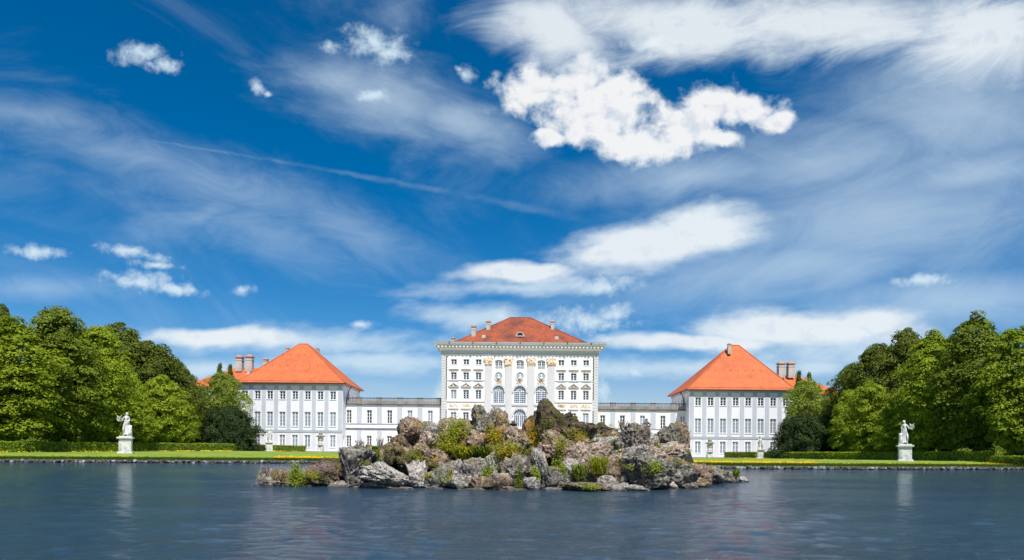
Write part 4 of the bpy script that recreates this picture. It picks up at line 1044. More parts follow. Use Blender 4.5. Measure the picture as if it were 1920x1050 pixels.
# ------------------------------------------------------------------ rocks
def icos(sub):
    import bmesh
    bm = bmesh.new(); bmesh.ops.create_icosphere(bm, subdivisions=sub, radius=1)
    V = np.array([v.co[:] for v in bm.verts]); Fq = np.array([[v.index for v in f.verts] for f in bm.faces]); bm.free(); return V, Fq
ICO = {k: icos(k) for k in (2, 4, 5, 6)}
def rockshape(V0, seed, planes=11, pit=.05, sharp=1.0, rough=1.0):
    rs = np.random.RandomState(seed); V = np.sign(V0)*np.abs(V0)**.78; V = V*1.06/np.linalg.norm(V, axis=1).mean()
    V = V*(1+.20*fbm(V0*.9+seed*3.1, 2)[:, None])
    for k in range(planes):
        n = rs.normal(size=3); n /= np.linalg.norm(n); o = rs.uniform(.52, .86)
        s = V@n-o; V = V-np.maximum(s, 0)[:, None]*n*.9*sharp
    n1 = fbm(V*1.9+seed, 3, .55); rid = 1-np.abs(perlin(V*3.2+seed*1.7))*2.2; rid2 = 1-np.abs(perlin(V*7.3+seed*.7))*2.2
    pits = np.clip(perlin(V*9+seed*2.3)-.08, 0, 1)+.7*np.clip(perlin(V*17+seed)-.1, 0, 1)
    V = V*(1+(.16*n1+.08*rid+.055*rid2*rough-pit*5.0*pits*rough)[:, None])
    return V
def rockm(name, dark, light, moss=(.10, .12, .02), mo=0.3, warm=(.32, .20, .12), wa=.3, pitk=1.0):
    def fn(g, b):
        geo = g.node('ShaderNodeNewGeometry'); p = geo.outputs['Position']
        n = g.noise(p, 1.7, 9, .68); n2 = g.noise(p, 9, 8, .72); n3 = g.noise(p, .9, 5, .6)
        v = g.vor(g.vm('ADD', p, g.vm('MULTIPLY', g.noise(p, 5, 3, out='Color'), (.22, .22, .22))), 7.5)
        c = g.mix(g.ss(g.m('ADD', g.m('MULTIPLY', n, .55), g.m('MULTIPLY', n2, .45)), .40, .62), dark, light)
        c = g.mix(g.ss(n3, .48, .68, 0, wa), c, warm)
        sep = g.node('ShaderNodeSeparateXYZ'); g.l.new(geo.outputs['Normal'], sep.inputs[0])
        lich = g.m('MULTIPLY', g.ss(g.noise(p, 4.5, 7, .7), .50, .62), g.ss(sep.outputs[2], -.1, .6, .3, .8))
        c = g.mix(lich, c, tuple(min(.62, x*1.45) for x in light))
        pk = g.ss(v, .06, .26, .75*pitk, 0)  # shade of the pits put into the colour
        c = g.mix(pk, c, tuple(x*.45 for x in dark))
        cr_ = g.m('ABSOLUTE', g.m('SUBTRACT', g.noise(p, 2.6, 6, .62, .6), .5)); c = g.mix(g.ss(cr_, .006, .03, .6*pitk, 0), c, tuple(x*.35 for x in dark))  # crevice shade drawn into the colour along noise ridges
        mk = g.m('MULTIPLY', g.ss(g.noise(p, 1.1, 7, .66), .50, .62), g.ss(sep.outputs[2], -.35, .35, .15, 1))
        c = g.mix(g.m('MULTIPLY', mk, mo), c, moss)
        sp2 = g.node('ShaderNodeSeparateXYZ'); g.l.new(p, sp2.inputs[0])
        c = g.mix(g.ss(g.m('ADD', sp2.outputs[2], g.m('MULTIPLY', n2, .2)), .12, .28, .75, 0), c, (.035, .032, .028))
        setc(g, b, c); b.inputs['Roughness'].default_value = .9; b.inputs['Specular IOR Level'].default_value = .25
        h = g.m('ADD', g.m('MULTIPLY', n2, .8), g.m('MULTIPLY', g.ss(v, .05, .4), .7)); h = g.m('ADD', h, g.m('MULTIPLY', g.noise(p, 32, 4, .7), .35))
        bump(g, b, h, 1.0, .10)
    return mat(name, fn)
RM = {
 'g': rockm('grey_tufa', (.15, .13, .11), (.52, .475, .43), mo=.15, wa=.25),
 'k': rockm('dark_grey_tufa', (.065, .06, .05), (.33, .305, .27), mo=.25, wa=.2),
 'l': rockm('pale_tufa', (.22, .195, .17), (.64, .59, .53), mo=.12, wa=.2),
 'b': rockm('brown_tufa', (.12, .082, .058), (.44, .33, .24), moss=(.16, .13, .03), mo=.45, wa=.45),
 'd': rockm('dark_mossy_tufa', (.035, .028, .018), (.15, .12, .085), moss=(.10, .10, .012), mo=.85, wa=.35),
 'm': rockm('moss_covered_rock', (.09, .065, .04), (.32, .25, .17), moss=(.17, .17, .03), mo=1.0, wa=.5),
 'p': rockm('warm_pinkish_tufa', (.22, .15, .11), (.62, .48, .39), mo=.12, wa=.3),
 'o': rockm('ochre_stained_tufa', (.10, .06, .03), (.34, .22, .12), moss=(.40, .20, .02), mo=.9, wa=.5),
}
ISL = empty('rock_island', (0, 34, 0), 'rugged grey brown island of piled boulders rising from the water in front of the palace', 'rock island')
# (cx, cy, w, h, distance, tone, tilt in degrees, detail)
ROCKS = [
 (500,896,30,34,33.8,'g',0,4),(527,898,44,34,34,'m',0,4),(520,909,74,14,33.6,'p',0,4),(602,893,72,44,33.2,'m',0,5),(618,881,64,40,34.4,'d',0,4),(563,900,36,30,33.7,'b',0,4),(637,909,54,15,32.6,'g',0,4),(480+8,908,12,8,33.6,'g',0,4),
 (668,880,66,88,33.2,'k',8,5),(700,866,46,64,34.2,'b',-10,5),(735,893,104,52,32.1,'l',22,6),(782,892,46,58,32.2,'l',-8,5),(715,912,70,16,31.8,'p',0,4),(722,858,40,44,35.0,'d',0,4),(648,856,26,36,34.6,'g',0,4),
 (748,846,62,62,35.6,'m',14,5),(772,812,54,60,36.4,'b',-6,6),(806,810,58,42,36.8,'g',-12,5),(806,833,46,46,35.8,'p',20,5),(768,866,48,46,34.4,'d',0,5),(812,862,54,44,34.2,'b',0,5),(790,848,40,34,35.0,'b',0,4),
 (852,806,76,46,37.2,'b',-6,5),(905,806,44,94,37.2,'k',-16,6),(926,795,40,62,37.6,'g',10,5),(940,806,30,70,37.2,'b',0,5),(893,836,66,60,35.8,'b',10,5),(850,850,64,50,35.4,'d',0,5),
 (962,822,52,46,37.2,'b',12,5),(972,842,56,80,35.2,'p',-38,6),(943,822,46,40,36.3,'o',0,5),(992,820,34,66,38.0,'o',0,5),
 (1050,796,86,92,37.0,'d',0,6,1),(1082,812,70,48,36.8,'d',20,5),(1062,806,66,62,37.4,'d',34,6),(1092,820,58,56,37.0,'d',22,5),(1130,806,60,26,38.0,'d',14,5),(1124,826,64,34,37.0,'g',24,5),(1152,828,50,40,37.2,'b',20,5),
 (1046,838,78,66,35.2,'b',0,6),(1092,838,56,46,36.0,'b',16,5),(1080,862,60,60,34.6,'p',-20,5),(1110,856,80,52,35.2,'p',-25,5),(1140,842,54,50,36.0,'g',0,5),
 (1188,832,78,78,36.4,'k',12,6),(1216,838,56,74,36.8,'l',0,5),(1182,858,86,50,35.6,'g',-8,5),(1220,866,50,60,35.4,'p',0,5),
 (1258,822,58,62,37.6,'k',8,6),(1276,818,32,56,37.9,'b',-6,5),(1264,852,66,52,36.2,'p',-12,6),(1240,876,60,48,35.2,'b',0,5),
 (1214,882,104,76,33.0,'k',-10,6),(1268,884,76,52,34.6,'k',18,5),(1302,886,60,40,37.5,'b',8,5),(1333,889,56,34,39.5,'k',6,5),(1364,892,48,22,42,'k',10,4),(1385,897,26,11,43.5,'l',18,4),(1310,902,50,14,35.4,'b',0,4),(1262,908,22,12,33.8,'p',0,4),(998,822,44,84,38.8,'d',0,5),(1010,800,24,60,38.6,'d',0,5),(1290,908,30,9,34.2,'g',0,4),
 (832,892,46,46,32.4,'g',24,5),(824,872,42,36,33.6,'b',0,4),(847,880,38,40,33.2,'g',0,5),(812,900,36,32,32.2,'g',0,4),(862,903,46,36,31.8,'g',20,5),(888,884,50,52,33.0,'g',0,5),(922,872,42,54,33.6,'l',12,5),(902,905,44,26,31.9,'b',0,4),(935,904,58,34,31.7,'g',0,5),
 (973,886,58,70,32.6,'k',-10,6),(950,878,30,40,33.4,'p',0,4),(1016,876,38,78,33.0,'l',-30,6),(1040,896,60,50,32.3,'k',-26,5),(996,905,34,22,31.6,'g',0,4),(1012,880,34,56,33.8,'b',-20,4),
 (1066,886,52,52,33.6,'g',0,5),(1096,890,64,50,33.2,'b',0,5),(1100,914,88,20,31.2,'m',0,5),(1138,906,40,30,31.9,'g',0,4),(1145,880,56,60,33.2,'b',0,5),(1158,912,40,16,31.5,'g',0,4),(1112,872,56,40,34.0,'g',0,4),
 (680,915,36,9,31.9,'p',0,4),(760,917,50,9,31.5,'p',0,4),(815,916,40,9,31.3,'g',0,4),(890,918,60,9,31.3,'g',0,4),(960,917,70,10,31.3,'p',0,4),(1040,918,50,8,31.2,'g',0,4),(1190,913,60,10,32.0,'g',0,4),(570,911,60,8,33.3,'p',0,4),
 (1168,890,26,44,33.4,'g',0,4),(1000,858,36,44,35.0,'d',0,4),(930,850,50,44,35.0,'m',0,5),(878,862,50,36,34.6,'d',0,4),
]
M['soil'] = plain('gap_shade_soil', (.022, .018, .012), .95, 0, .5, 6)  # near-black soil colour puts shade into the gaps between boulders
def build_island():
    X0, Y0 = -16, 30.0
    for i, (cx, cy, w, h, d, tone, tilt, det, *wd) in enumerate(ROCKS):
        V0, Fq = ICO[det]
        if wd:   # a tall wedge: sheer on the left, falling away to the right
            Vb = np.sign(V0)*np.abs(V0)**.45; Vb = Vb/np.abs(Vb).max(0)
            tp = 1-1.5*np.clip((Vb[:, 0]+.55)/1.55, 0, 1)**.9; Vb[:, 2] = -1+(Vb[:, 2]+1)*(tp+1)/2
            V = Vb*(1+.5*(.16*fbm(Vb*1.7+5, 3, .55)+.07*(1-np.abs(perlin(Vb*3.6+2))*2.2)+.05*(1-np.abs(perlin(Vb*8+4))*2.2))[:, None])
        else: V = rockshape(V0, i+3, rough=1.0)
        lo, hi = V.min(0), V.max(0); V = (V-(lo+hi)/2)/((hi-lo)/2)
        W, Hh = w*d/F/2*1.09, h*d/F/2*1.06; D = (W+Hh)/2*1.05
        if h < 12: D = W*.8
        pz0 = P(cx, cy, d).z; zt_ = pz0+Hh; zb_ = pz0-Hh
        if cy+h/2 >= 899 and zb_ > -.2: zb_ = -.2; Hh = (zt_-zb_)/2; pz0 = (zt_+zb_)/2
        V = V*np.array([W, D, Hh]); a = math.radians(tilt)
        R = np.array([[math.cos(a), 0, -math.sin(a)], [0, 1, 0], [math.sin(a), 0, math.cos(a)]])
        # keep the extents while turning
        V = V@np.linalg.inv(R).T if False else V@R
        lo, hi = V.min(0), V.max(0); V = V*np.array([2*W/(hi[0]-lo[0]), 1, 2*Hh/(hi[2]-lo[2])])
        p = P(cx, cy, d)
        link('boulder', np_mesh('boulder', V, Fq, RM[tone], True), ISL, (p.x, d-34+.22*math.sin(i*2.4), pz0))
    # earthy core under the boulders, its dark colour standing for shade in the gaps
    n = 150; xs = np.linspace(-12.5, 13.5, n); ys = np.linspace(30.2, 44, 80); Xg, Yg = np.meshgrid(xs, ys); Z = np.full(Xg.shape, -1.2)
    for (cx, cy, w, h, d, *_r) in ROCKS:
        if h < 34 or cx < 640 or cx > 1290: continue
        p = P(cx, cy, d); r = max(w, h)*d/F*.75; top = p.z-h*d/F*.05
        dist = np.hypot(Xg-p.x, (Yg-d-.45)*.9); Z = np.maximum(Z, top-2.3*np.maximum(dist-r*.22, 0))
    V = np.stack([Xg, Yg, Z], -1).reshape(-1, 3); V[:, 2] += .12*fbm(V*2.2, 3); V[:, 1] -= 34
    I = np.arange(Xg.size).reshape(Xg.shape); Fq = np.stack([I[:-1, :-1], I[:-1, 1:], I[1:, 1:], I[1:, :-1]], -1).reshape(-1, 4)
    link('earth_core', np_mesh('earth_core', V, Fq, M['soil'], True), ISL)
build_island()

# stone edging of the banks
def bank_stones(x0, x1, label, seed):
    B = empty('stone_bank', ((x0+x1)/2, float(shoreY((x0+x1)/2)), 0), label, 'stone bank', 'stone edgings of the lake')
    rs = random.Random(seed); base = []
    for k in range(6):
        for mt in ('l', 'g', 'g'):
            V0, Fq = ICO[2]; V = rockshape(V0, 900+k*7+seed, planes=7, rough=.2); base.append(np_mesh('stone', V, Fq, SM[mt]))
    x = x0; n = 0
    while x < x1 and n < 290:
        s = rs.uniform(.09, .24); y = float(shoreY(x))+rs.uniform(-.15, .15)
        link('stone', rs.choice(base), B, (x-B.location.x, y-B.location.y, .06+rs.uniform(-.04, .12)+s*.3), (rs.uniform(-.4, .4), rs.uniform(-.4, .4), rs.uniform(0, 6)), (s*rs.uniform(1, 1.5), s, s*rs.uniform(.75, 1.1)))
        x += s*rs.uniform(1.1, 2.2); n += 1
    # packed small stones between them
    V0, Fq = ICO[2]; Vs = []; Fs = []; m = 420
    for k in range(m):
        a = rs.uniform(x0, x1); s = rs.uniform(.06, .14); q = V0*np.array([s*1.3, s, s])*(1+.2*perlin(V0*1.5+k)[:, None])+np.array([a-B.location.x, float(shoreY(a))-B.location.y+rs.uniform(-.2, .35), .05+rs.uniform(0, .3)])
        Fs.append(Fq+len(V0)*k); Vs.append(q)
    o = link('small_stones', np_mesh('small_stones', np.concatenate(Vs), np.concatenate(Fs), SM['g'], False), B); o['kind'] = 'stuff'
SM = {'l': plain('pale_bank_stone', (.24, .24, .255), .8, 0, .5, 1.2), 'g': plain('dark_bank_stone', (.07, .07, .075), .8, 0, .6, 1.2)}
bank_stones(-80, -12, 'row of rough stones edging the left bank of the lake', 1); bank_stones(17, 78, 'row of rough stones edging the right bank of the lake', 2)

# ------------------------------------------------------------------ plants on the island
def tuft_mesh(name, m, n, rx, rz, leaf, seed, up=.6, arch=False):
    rs = np.random.RandomState(seed)
    if arch:      # arching fern-like or grassy blades
        a = rs.uniform(0, 6.28, n); l = rs.uniform(.5, 1, n); C = []; 
        V = []
        for k in range(n):
            o = np.array([rs.normal()*.2*rx, rs.normal()*.2*rx, 0]); d = np.array([math.cos(a[k]), math.sin(a[k]), 0]); s = np.array([-d[1], d[0], 0])*leaf*.5
            p1 = o+d*rx*l[k]*.45+np.array([0, 0, rz*l[k]*.8]); p2 = o+d*rx*l[k]+np.array([0, 0, rz*l[k]*rs.uniform(.4, 1.0)])
            V += [o-s*.5, o+s*.5, p1+s, p1-s, p1-s, p1+s, p2+s*.15, p2-s*.15]
        V = np.array(V); return np_mesh(name, V, np.arange(len(V)).reshape(-1, 4), m)
    nc = max(8, n//26); D = rs.normal(size=(nc, 3)); D /= np.linalg.norm(D, axis=1)[:, None]; D[:, 2] = np.abs(D[:, 2])
    Cc = D*rs.uniform(.35, .95, (nc, 1))*np.array([rx, rx*.8, rz]); k = n//nc
    off = rs.normal(size=(nc, k, 3))*np.array([rx, rx, rz])*.16; C = (Cc[:, None]+off).reshape(-1, 3)
    V, Q = quads(C, np.repeat(D, k, 0)+rs.normal(size=(nc*k, 3))*.6+np.array([0, 0, up]), leaf*rs.uniform(.5, 1.4, nc*k), rs)
    return np_mesh(name, V, Q, m)
def nm_far(n): return n in ('dry_weeds',)
def plant(name, cat, label, px, py, w, h, d, m, n, leaf, seed, arch=False, extra=None):
    d = d if nm_far(name) else d-.5
    p = P(px, py+h/2, d); rx, rz = w*d/F/2*1.1, h*d/F*1.1
    t = empty(name, p, label, cat, 'plants growing on the rock island', sc_=1)
    link('foliage', tuft_mesh('foliage', M[m], n, rx, rz, leaf, seed, arch=arch), t)
    st = MB(); r = random.Random(seed)
    for k in range(5):
        a = r.uniform(0, 6.28); st.tube([(0, 0, -.15), (math.cos(a)*rx*.3, math.sin(a)*rx*.3, rz*.4), (math.cos(a)*rx*.6, math.sin(a)*rx*.5, rz*.75)], [.02, .014, .006], 4)
    st.build('stems', M['bark'], t)
    if extra: link('blossom', tuft_mesh('blossom', M[extra[0]], extra[1], rx*.95, rz*1.02, extra[2], seed+50), t)
    return t
PL = [
 ('leafy_shrub','shrub','upright bright green shrub on the low left tail of the island',556,884,34,42,32.9,'leaf_l',1300,.04,0,None),
 ('flowering_cushion','cushion plant','purple flowering cushion on the low left tail of the island',612,876,64,18,33.2,'drygrass',700,.03,0,('purple',900,.022)),
 ('flowering_cushion','cushion plant','small purple cushion on the leftmost boulder',500,880,22,12,33.2,'drygrass',200,.025,0,('purple',260,.02)),
 ('moss_cushion','moss','yellow green moss mat over the boulder left of the big grey block',590,889,44,14,32.6,'leaf_y',900,.02,0,None),
 ('dark_shrub','shrub','dark brown low shrub next to the leftmost boulder',527,889,34,20,33.2,'drygrass',700,.025,0,None),
 ('spiky_plant','plant','tall narrow dark green plant standing behind the big left boulder',705,850,16,36,34.0,'leaf_m',160,.05,1,None),
 ('leafy_shrub','shrub','yellow leaved small shrub above the pale tilted boulder',785,852,18,26,34.0,'leaf_y',500,.035,0,None),
 ('leafy_shrub','shrub','large yellow green shrub on the left shoulder of the rock pile',836,824,46,36,35.4,'leaf_y',1700,.042,0,None),
 ('leafy_shrub','shrub','green shrub at the top of the left shoulder below the flat summit rock',858,800,50,28,36.0,'leaf_l',1300,.04,0,('leaf_y',700,.04)),
 ('fern_clump','fern','light green fern fronds hanging below the left shoulder',868,848,58,26,34.4,'leaf_y',260,.05,1,None),
 ('fern_clump','fern','dark green fern fronds in the hollow left of centre',905,846,40,26,34.6,'leaf_m',220,.05,1,None),
 ('leafy_shrub','shrub','orange and yellow shrub right of the dark twin peak',925,812,36,28,35.8,'leaf_o',800,.04,0,('leaf_y',900,.04)),
 ('leafy_shrub','shrub','broad yellow shrub with orange leaves in the middle of the rock pile',950,840,58,32,34.0,'leaf_y',1700,.042,0,('leaf_o',700,.04)),
 ('leafy_shrub','shrub','rusty orange plant in the cleft left of the tall pinnacle',996,812,22,44,36.6,'leaf_o',900,.035,0,('leaf_m',300,.04)),
 ('hanging_moss','moss','olive moss growing on the dark face of the tall pinnacle',1026,806,34,46,36.3,'leaf_d',900,.03,0,('leaf_y',260,.03)),
 ('hanging_moss','moss','golden moss on the long slope right of the pinnacle',1080,812,50,26,36.3,'leaf_y',800,.028,0,('leaf_o',300,.03)),
 ('leafy_shrub','shrub','small green plant on the round brown boulder right of centre',1052,832,28,30,34.2,'leaf_y',700,.035,0,None),
 ('leafy_shrub','shrub','bright green shrub at the foot of the round brown boulder',1046,872,28,28,32.8,'leaf_l',900,.038,0,None),
 ('leafy_shrub','shrub','green shrub on the purple tinged boulder left of centre near the water',918,882,34,30,32.2,'leaf_l',1100,.034,0,None),
 ('leafy_shrub','shrub','dark green ivy trailing down the grey front boulder in the middle',972,892,20,40,31.7,'leaf_m',900,.034,0,None),
 ('flowering_cushion','cushion plant','purple grey cushion at the water line below the left centre boulders',935,897,54,18,31.3,'drygrass',500,.025,0,('purple',500,.02)),
 ('leafy_shrub','shrub','green plant in the gap beside the long leaning boulder',1005,886,20,30,32.2,'leaf_l',600,.034,0,None),
 ('grass_clump','grass clump','long pale green grass clump above the right front boulders',1120,870,46,36,32.8,'leaf_y',420,.025,1,('leaf_l',700,.03)),
 ('grass_clump','grass clump','pale green grass tuft left of the dead twig',1085,882,40,30,32.6,'leaf_w',300,.025,1,('leaf_w',500,.025)),
 ('moss_cushion','moss','bright green moss mat on the lowest front rock',1108,910,44,12,30.8,'leaf_l',1100,.02,0,None),
 ('leafy_shrub','shrub','dark ivy patch above the large round right boulder',1162,856,36,28,34.0,'leaf_d',1100,.035,0,None),
 ('leafy_shrub','shrub','green moss and weeds on top of the large round right boulder',1226,872,38,22,32.2,'leaf_l',800,.03,0,None),
 ('leafy_shrub','shrub','small yellow plant between the two right summit rocks',1232,832,12,22,35.8,'leaf_y',350,.03,0,None),
 ('flowering_cushion','cushion plant','pink cushion on the low right tail of the island',1312,882,40,10,34.8,'drygrass',300,.022,0,('purple',360,.02)),
 ('grass_clump','grass clump','green grass tuft at the right tip of the island',1380,886,20,16,38.5,'leaf_l',160,.03,1,None),
 ('leafy_shrub','shrub','green seedling plant low between the front boulders left of centre',829,896,26,16,31.8,'leaf_w',350,.028,0,None),
 ('leafy_shrub','shrub','tiny yellow green plant beside the middle mossy boulder',845,886,14,14,32.2,'leaf_y',200,.028,0,None),
 ('dry_weeds','dry weeds','first fan of dry white stalks against the left gallery wall',674,836,26,32,34.8,'drygrass',50,.018,1,None),
 ('dry_weeds','dry weeds','second fan of dry white stalks beside the tall narrow plant',712,832,22,34,35.2,'drygrass',44,.018,1,None),
 ('dry_weeds','dry weeds','fan of dry stalks against the right gallery wall',1168,798,30,26,38.2,'drygrass',46,.016,1,None),
]
for i, (nm, ct, lb, px, py, w, h, d, m, n, lf, ar, ex) in enumerate(PL): plant(nm, ct, lb, px, py, w, h, d, m, n, lf, 300+i, bool(ar), ex)
p = P(1088, 896, 32.0); b = MB()
b.tube([(-.1, 0, -.1), (.12, -.02, .3), (.3, .02, .72)], [.018, .013, .006], 5); b.tube([(.14, 0, .34), (.3, 0, .42), (.42, .05, .56)], [.009, .007, .003], 4); b.tube([(.05, 0, .2), (-.05, .02, .42)], [.008, .003], 4)
tag(b.build('dead_twig', M['bark'], None, p), 'bare dead twig leaning among the grass on the right front boulders', 'twig', 'plants growing on the rock island')
# cushions: many small scattered weeds over the rocks, too many to count
def weeds(seed):
    rs = np.random.RandomState(seed); C = []; N = []; mi = []
    for (cx, cy, w, h, d, tone, *_r) in ROCKS:
        if h < 24 or tone == 'l': continue
        for k in range(rs.randint(2, 6)):
            a = rs.uniform(0, math.pi); p = P(cx+math.cos(a)*w*.36, cy-math.sin(a)*h*.36, d)
            q = int(rs.randint(30, 90)); o = rs.normal(size=(q, 3))*np.array([.11, .09, .06]); Dd = (w+h)/2*d/F/2
            c = np.array([p.x, d-Dd*rs.uniform(.5, .8), p.z])
            C.append(c+o); N.append(np.tile([0, -.5, .8], (q, 1))); mi += [rs.choice([0, 1, 2, 3], p=[.35, .25, .15, .25])]*q
    C = np.concatenate(C); N = np.concatenate(N); V, Q = quads(C, N+rs.normal(size=C.shape)*.6, .024*rs.uniform(.6, 1.5, len(C)), rs)
    o = np_mesh('weeds', V, Q, [M['leaf_m'], M['leaf_y'], M['leaf_o'], M['drygrass']], mi=np.array(mi))
    tag(link('weeds', o), 'tiny mosses and weeds sprouting all over the island boulders', 'weeds', None, 'stuff')
weeds(4)

# ------------------------------------------------------------------ statues and urns
def skin_obj(name, pts, edges, radii, m, parent, scale=1.0, sub=2):
    me = bpy.data.meshes.new(name); me.from_pydata([tuple(Vector(p)*scale) for p in pts], edges, []); me.update(); me.materials.append(m)
    o = link(name, me, parent); o.modifiers.new('skin', 'SKIN'); 
    for i, r in enumerate(radii): me.skin_vertices[0].data[i].radius = (r[0]*scale, r[1]*scale) if isinstance(r, tuple) else (r*scale, r*scale)
    me.skin_vertices[0].data[0].use_root = True; o.modifiers['skin'].use_smooth_shade = True
    s = o.modifiers.new('sub', 'SUBSURF'); s.levels = sub; s.render_levels = sub
    return o
def pedestal(parent, w, h, panel=True):
    b = MB(); b.box(-w*.62, w*.62, -w*.62, w*.62, -.3, h*.09); b.box(-w*.55, w*.55, -w*.55, w*.55, h*.09+.002, h*.13)
    b.box(-w/2, w/2, -w/2, w/2, h*.132, h*.86); b.taper(0, 0, h*.862, h*.91, w*.5, w*.5, w*.6, w*.6); b.box(-w*.66, w*.66, -w*.66, w*.66, h*.912, h)
    o = b.build('pedestal', M['marble'], parent)
    c = MB()
    for (sx, sy) in ((0, -1), (1, 0), (-1, 0)):
        if sy: 
            for (a0, a1, z0, z1) in ((-.38, .38, .74, .78), (-.38, .38, .20, .24), (-.38, -.34, .242, .738), (.34, .38, .242, .738)): c.box(a0*w, a1*w, -w*.5-.035, -w*.5-.003, z0*h, z1*h)
        else:
            for (a0, a1, z0, z1) in ((-.38, .38, .74, .78), (-.38, .38, .20, .24), (-.38, -.34, .242, .738), (.34, .38, .242, .738)):
                x_ = sx*(w*.5+.019); c.box(x_-.016, x_+.016, a0*w, a1*w, z0*h, z1*h)
    c.build('panel_moulding', M['marble'], o); return o
def cloth(name, m, parent, zs, r0, r1, folds, seed, off=(0, 0), sweep=(0, 0)):
    n = 40; V = []; rs = random.Random(seed); ph = [rs.uniform(0, 6) for _ in range(3)]
    for j, z in enumerate(zs):
        t = j/(len(zs)-1); r = r0+(r1-r0)*t
        for i in range(n):
            a = 2*math.pi*i/n; f = 1+.13*math.sin(folds*a+ph[0]+t*2.2)+.07*math.sin((folds+4)*a+ph[1]-t*3)
            V.append(((r*f*math.cos(a))+off[0]+sweep[0]*t, r*f*.8*math.sin(a)+off[1]+sweep[1]*t, z))
    Fq = [(j*n+i, j*n+(i+1)%n, (j+1)*n+(i+1)%n, (j+1)*n+i) for j in range(len(zs)-1) for i in range(n)]+[tuple(range(n)), tuple((len(zs)-1)*n+i for i in range(n))]
    me = bpy.data.meshes.new(name); me.from_pydata(V, [], Fq); me.materials.append(m); me.polygons.foreach_set('use_smooth', [True]*len(Fq)); me.update(); return link(name, me, parent)
def human(parent, H, m, s=1, arms='lyre', z0=0):
    """standing marble figure of height H; s mirrors it"""
    k = H/1.8; X = lambda x, y, z: (s*x*k, y*k, z0+z*k)
    pts = [X(0,0,.95), X(.01,.0,1.12), X(.02,-.01,1.30), X(.03,-.01,1.45), X(.04,-.02,1.54), X(.06,-.05,1.63), X(.07,-.06,1.73),
           X(.20,-.01,1.43), X(.26,.03,1.20), X(.16,-.20,1.10) if arms == 'lyre' else X(.30,-.05,.95), X(-.14,-.02,1.42), X(-.24,-.04,1.18), X(-.40,-.20,1.12) if arms == 'lyre' else X(-.14,-.2,1.34),
           X(.10,0,.90), X(.12,-.03,.50), X(.12,.04,.10), X(.13,-.08,.04), X(-.10,0,.90), X(-.17,-.10,.50), X(-.14,.05,.12), X(-.18,-.09,.04)]
    E = [(0,1),(1,2),(2,3),(3,4),(4,5),(5,6),(3,7),(7,8),(8,9),(3,10),(10,11),(11,12),(0,13),(13,14),(14,15),(15,16),(0,17),(17,18),(18,19),(19,20)]
    R = [(.16,.12),(.135,.10),(.16,.115),(.12,.085),(.055,.055),(.088,.095),(.075,.085),.062,.05,.035,.062,.05,.035,.10,.075,.045,(.04,.03),.10,.075,.045,(.04,.03)]
    return skin_obj('figure', pts, E, [(a*k*.88, a*k*.88) if not isinstance(a, tuple) else (a[0]*k*.88, a[1]*k*.88) for a in R], m, parent)
def lyre_statue(px, ybase, yfoot, ytop, d, s, label, rz=0.0):
    p = P(px, ybase, d); sc1 = d/F; H1 = (ybase-yfoot)*sc1; H2 = (yfoot-ytop)*sc1
    t = empty('marble_statue', (p.x, d, p.z), label, 'statue', 'marble statues on pedestals', rz)
    pedestal(t, 1.48, H1)
    g = MB(); g.box(-.75, .75, -.6, .6, H1+.002, H1+.14)
    g.build('statue_base', M['marble'], t); z0 = H1+.14; Hf = H2-.14; k = Hf/1.8
    human(t, Hf, M['marble'], s, 'lyre', z0)
    cloth('drapery', M['marble'], t, [z0+k*z for z in (.12, .3, .5, .7, .9, 1.05, 1.2)], .19*k, .13*k, 6, 3, off=(s*.07*k, .06*k), sweep=(-s*.04*k, -.02*k))
    cloth('cloak', M['marble'], t, [z0+k*z for z in (.0, .4, .8, 1.1, 1.35, 1.48)], .11*k, .08*k, 4, 5, off=(s*.21*k, .12*k), sweep=(-s*.08*k, -.05*k))
    b = MB(); b.lathe([(.17*k, z0), (.15*k, z0+.3*k), (.13*k, z0+.55*k), (.14*k, z0+.82*k)], 9, s*.28*k, .04*k); b.build('tree_stump', M['marble'], t, smooth=True)
    b = MB(); hx, hz = -s*.42*k, z0+1.15*k
    for q in (-1, 1):
        b.tube([(hx+q*.03*k, -.24*k, hz-.04*k), (hx+q*.14*k, -.24*k, hz+.06*k), (hx+q*.13*k, -.24*k, hz+.2*k), (hx+q*.10*k, -.24*k, hz+.3*k), (hx+q*.15*k, -.24*k, hz+.38*k)], [.035*k, .03*k, .025*k, .025*k, .03*k], 6)
    b.tube([(hx-.13*k, -.24*k, hz+.31*k), (hx+.13*k, -.24*k, hz+.31*k)], .02*k, 5)
    for q in range(4): b.tube([(hx+(q-1.5)*.035*k, -.24*k, hz), (hx+(q-1.5)*.035*k, -.24*k, hz+.31*k)], .007*k, 4)
    b.build('lyre', M['marble'], t, smooth=True)
    # hair
    b = MB(); b.lathe([(.03*k, z0+1.80*k), (.09*k, z0+1.77*k), (.105*k, z0+1.70*k), (.09*k, z0+1.62*k), (.05*k, z0+1.56*k)], 9, s*.085*k, -.03*k); b.build('hair', M['marble'], t, smooth=True)
    return t
lyre_statue(235.5, 850, 819.5, 773, 100, 1, 'larger white marble statue with a lyre, in front of the left hedge', math.radians(20))
lyre_statue(1696.5, 864.5, 834.5, 788, 100, -1, 'larger white marble statue with a lyre, in front of the right hedge', math.radians(-20))
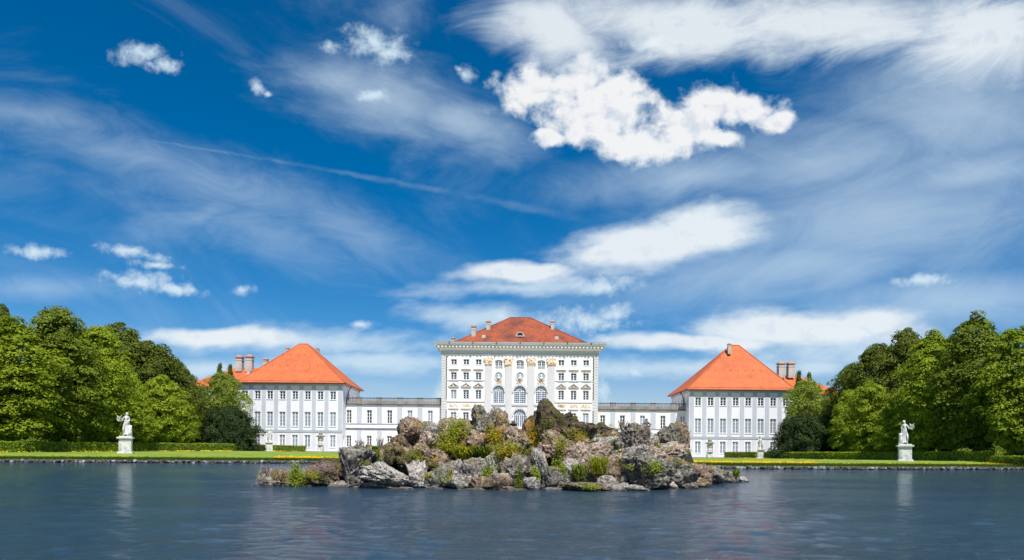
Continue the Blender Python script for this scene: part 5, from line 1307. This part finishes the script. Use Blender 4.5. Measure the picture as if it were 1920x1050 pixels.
def plain_statue(px, ybase, yfoot, ytop, d, s, label, rz):
    p = P(px, ybase, d); sc1 = d/F; H1 = (ybase-yfoot)*sc1; H2 = (yfoot-ytop)*sc1
    t = empty('marble_statue', (p.x, d, p.z), label, 'statue', 'marble statues on pedestals', rz); pedestal(t, 1.45, H1)
    k = H2/1.8; human(t, H2, M['marble'], s, 'bent', H1+.002)
    cloth('drapery', M['marble'], t, [H1+k*z for z in (.0, .3, .6, .8, .95, 1.15)], .13*k, .19*k, 5, 9, off=(s*.12*k, .07*k), sweep=(-s*.1*k, -.04*k))
    cloth('shoulder_cloth', M['marble'], t, [H1+k*z for z in (1.0, 1.2, 1.35, 1.47)], .13*k, .18*k, 4, 4, off=(0, .05*k))
    return t
plain_statue(504.5, 846, 829, 798, 164, 1, 'smaller white marble statue before the left pavilion beside the dark evergreen', math.radians(18))
plain_statue(1426.5, 859.5, 842.5, 812, 164, -1, 'smaller white marble statue before the right pavilion beside the dark evergreen', math.radians(-18))
def urn(px, ybase, ytop, d, label):
    p = P(px, ybase, d); H = (ybase-ytop)*d/F
    t = empty('stone_urn', (p.x, d, p.z), label, 'urn', 'tall stone urns on the terrace')
    b = MB(); b.box(-.62, .62, -.62, .62, -.3, H*.20); b.box(-.55, .55, -.55, .55, H*.2+.002, H*.25); b.build('pedestal', M['marble'], t)
    z = lambda f: H*f
    b = MB(); b.lathe([(.3, z(.25)), (.95, z(.29)), (.98, z(.31)), (.5, z(.33)), (.62, z(.42)), (.5, z(.46)), (.72, z(.56)), (.6, z(.62)), (.7, z(.68)), (.75, z(.70))], 16); b.build('vase_body', M['marble'], t, smooth=False)
    b = MB(); b.lathe([(.75, z(.702)), (1.15, z(.73)), (1.15, z(.75)), (.45, z(.79)), (.42, z(.86)), (.5, z(.88)), (.3, z(.93)), (.12, z(.95)), (.14, z(.98)), (.02, z(1.0))], 16); b.build('lid', M['stone'], t)
    return t
urn(601, 845.5, 808, 172, 'tall lidded stone urn on the terrace before the left pavilion'); urn(1330.5, 858.5, 821, 172, 'tall lidded stone urn on the terrace before the right pavilion')
# dark putto standing on the right part of the rocks and a small dark vase by the middle door
p = P(1211, 812, 60); t = empty('dark_putto_statue', p, 'small dark statue of a seated child figure seen above the right boulders', 'statue')
k = (812-781)*60/F/1.0
skin_obj('figure', [(0,0,.30*k),(0,-.02,.48*k),(.02*k,0,.66*k),(.02*k,-.02*k,.76*k),(.04*k,-.03*k,.90*k),(-.16*k,-.08*k,.60*k),(-.26*k,-.2*k,.42*k),(.2*k,-.05*k,.58*k),(.30*k,-.1*k,.46*k),(-.12*k,-.2*k,.22*k),(-.2*k,-.18*k,.02*k),(.12*k,-.22*k,.2*k),(.16*k,-.22*k,0)],
    [(0,1),(1,2),(2,3),(3,4),(2,5),(5,6),(2,7),(7,8),(0,9),(9,10),(0,11),(11,12)], [.13*k,.12*k,.12*k,.06*k,.10*k,.055*k,.04*k,.055*k,.04*k,.09*k,.05*k,.09*k,.05*k], M['bronze'], t)
b = MB(); b.lathe([(.5*k, -2.6), (.42*k, -.5), (.3*k, -.1), (.22*k, .12*k), (.16*k, .26*k)], 9); b.build('rock_seat', M['bronze'], t)
p = P(962.5, 802, 60); t = empty('dark_vase', p, 'small dark lidded vase between the rocks left of the middle door', 'vase')
k = .62; b = MB(); b.lathe([(.3, -2.5), (.25, -.2), (.18, 0), (.35*k, .2*k), (.55*k, .5*k), (.5*k, .55*k), (.25*k, .62*k), (.3*k, .75*k), (.1*k, .9*k), (.03*k, 1.0*k)], 12); b.build('vase_body', M['bronze'], t)
b = MB(); b.lathe([(.6*k, .5*k), (.62*k, .53*k), (.58*k, .56*k)], 12); b.build('rim', M['bronze'], t)
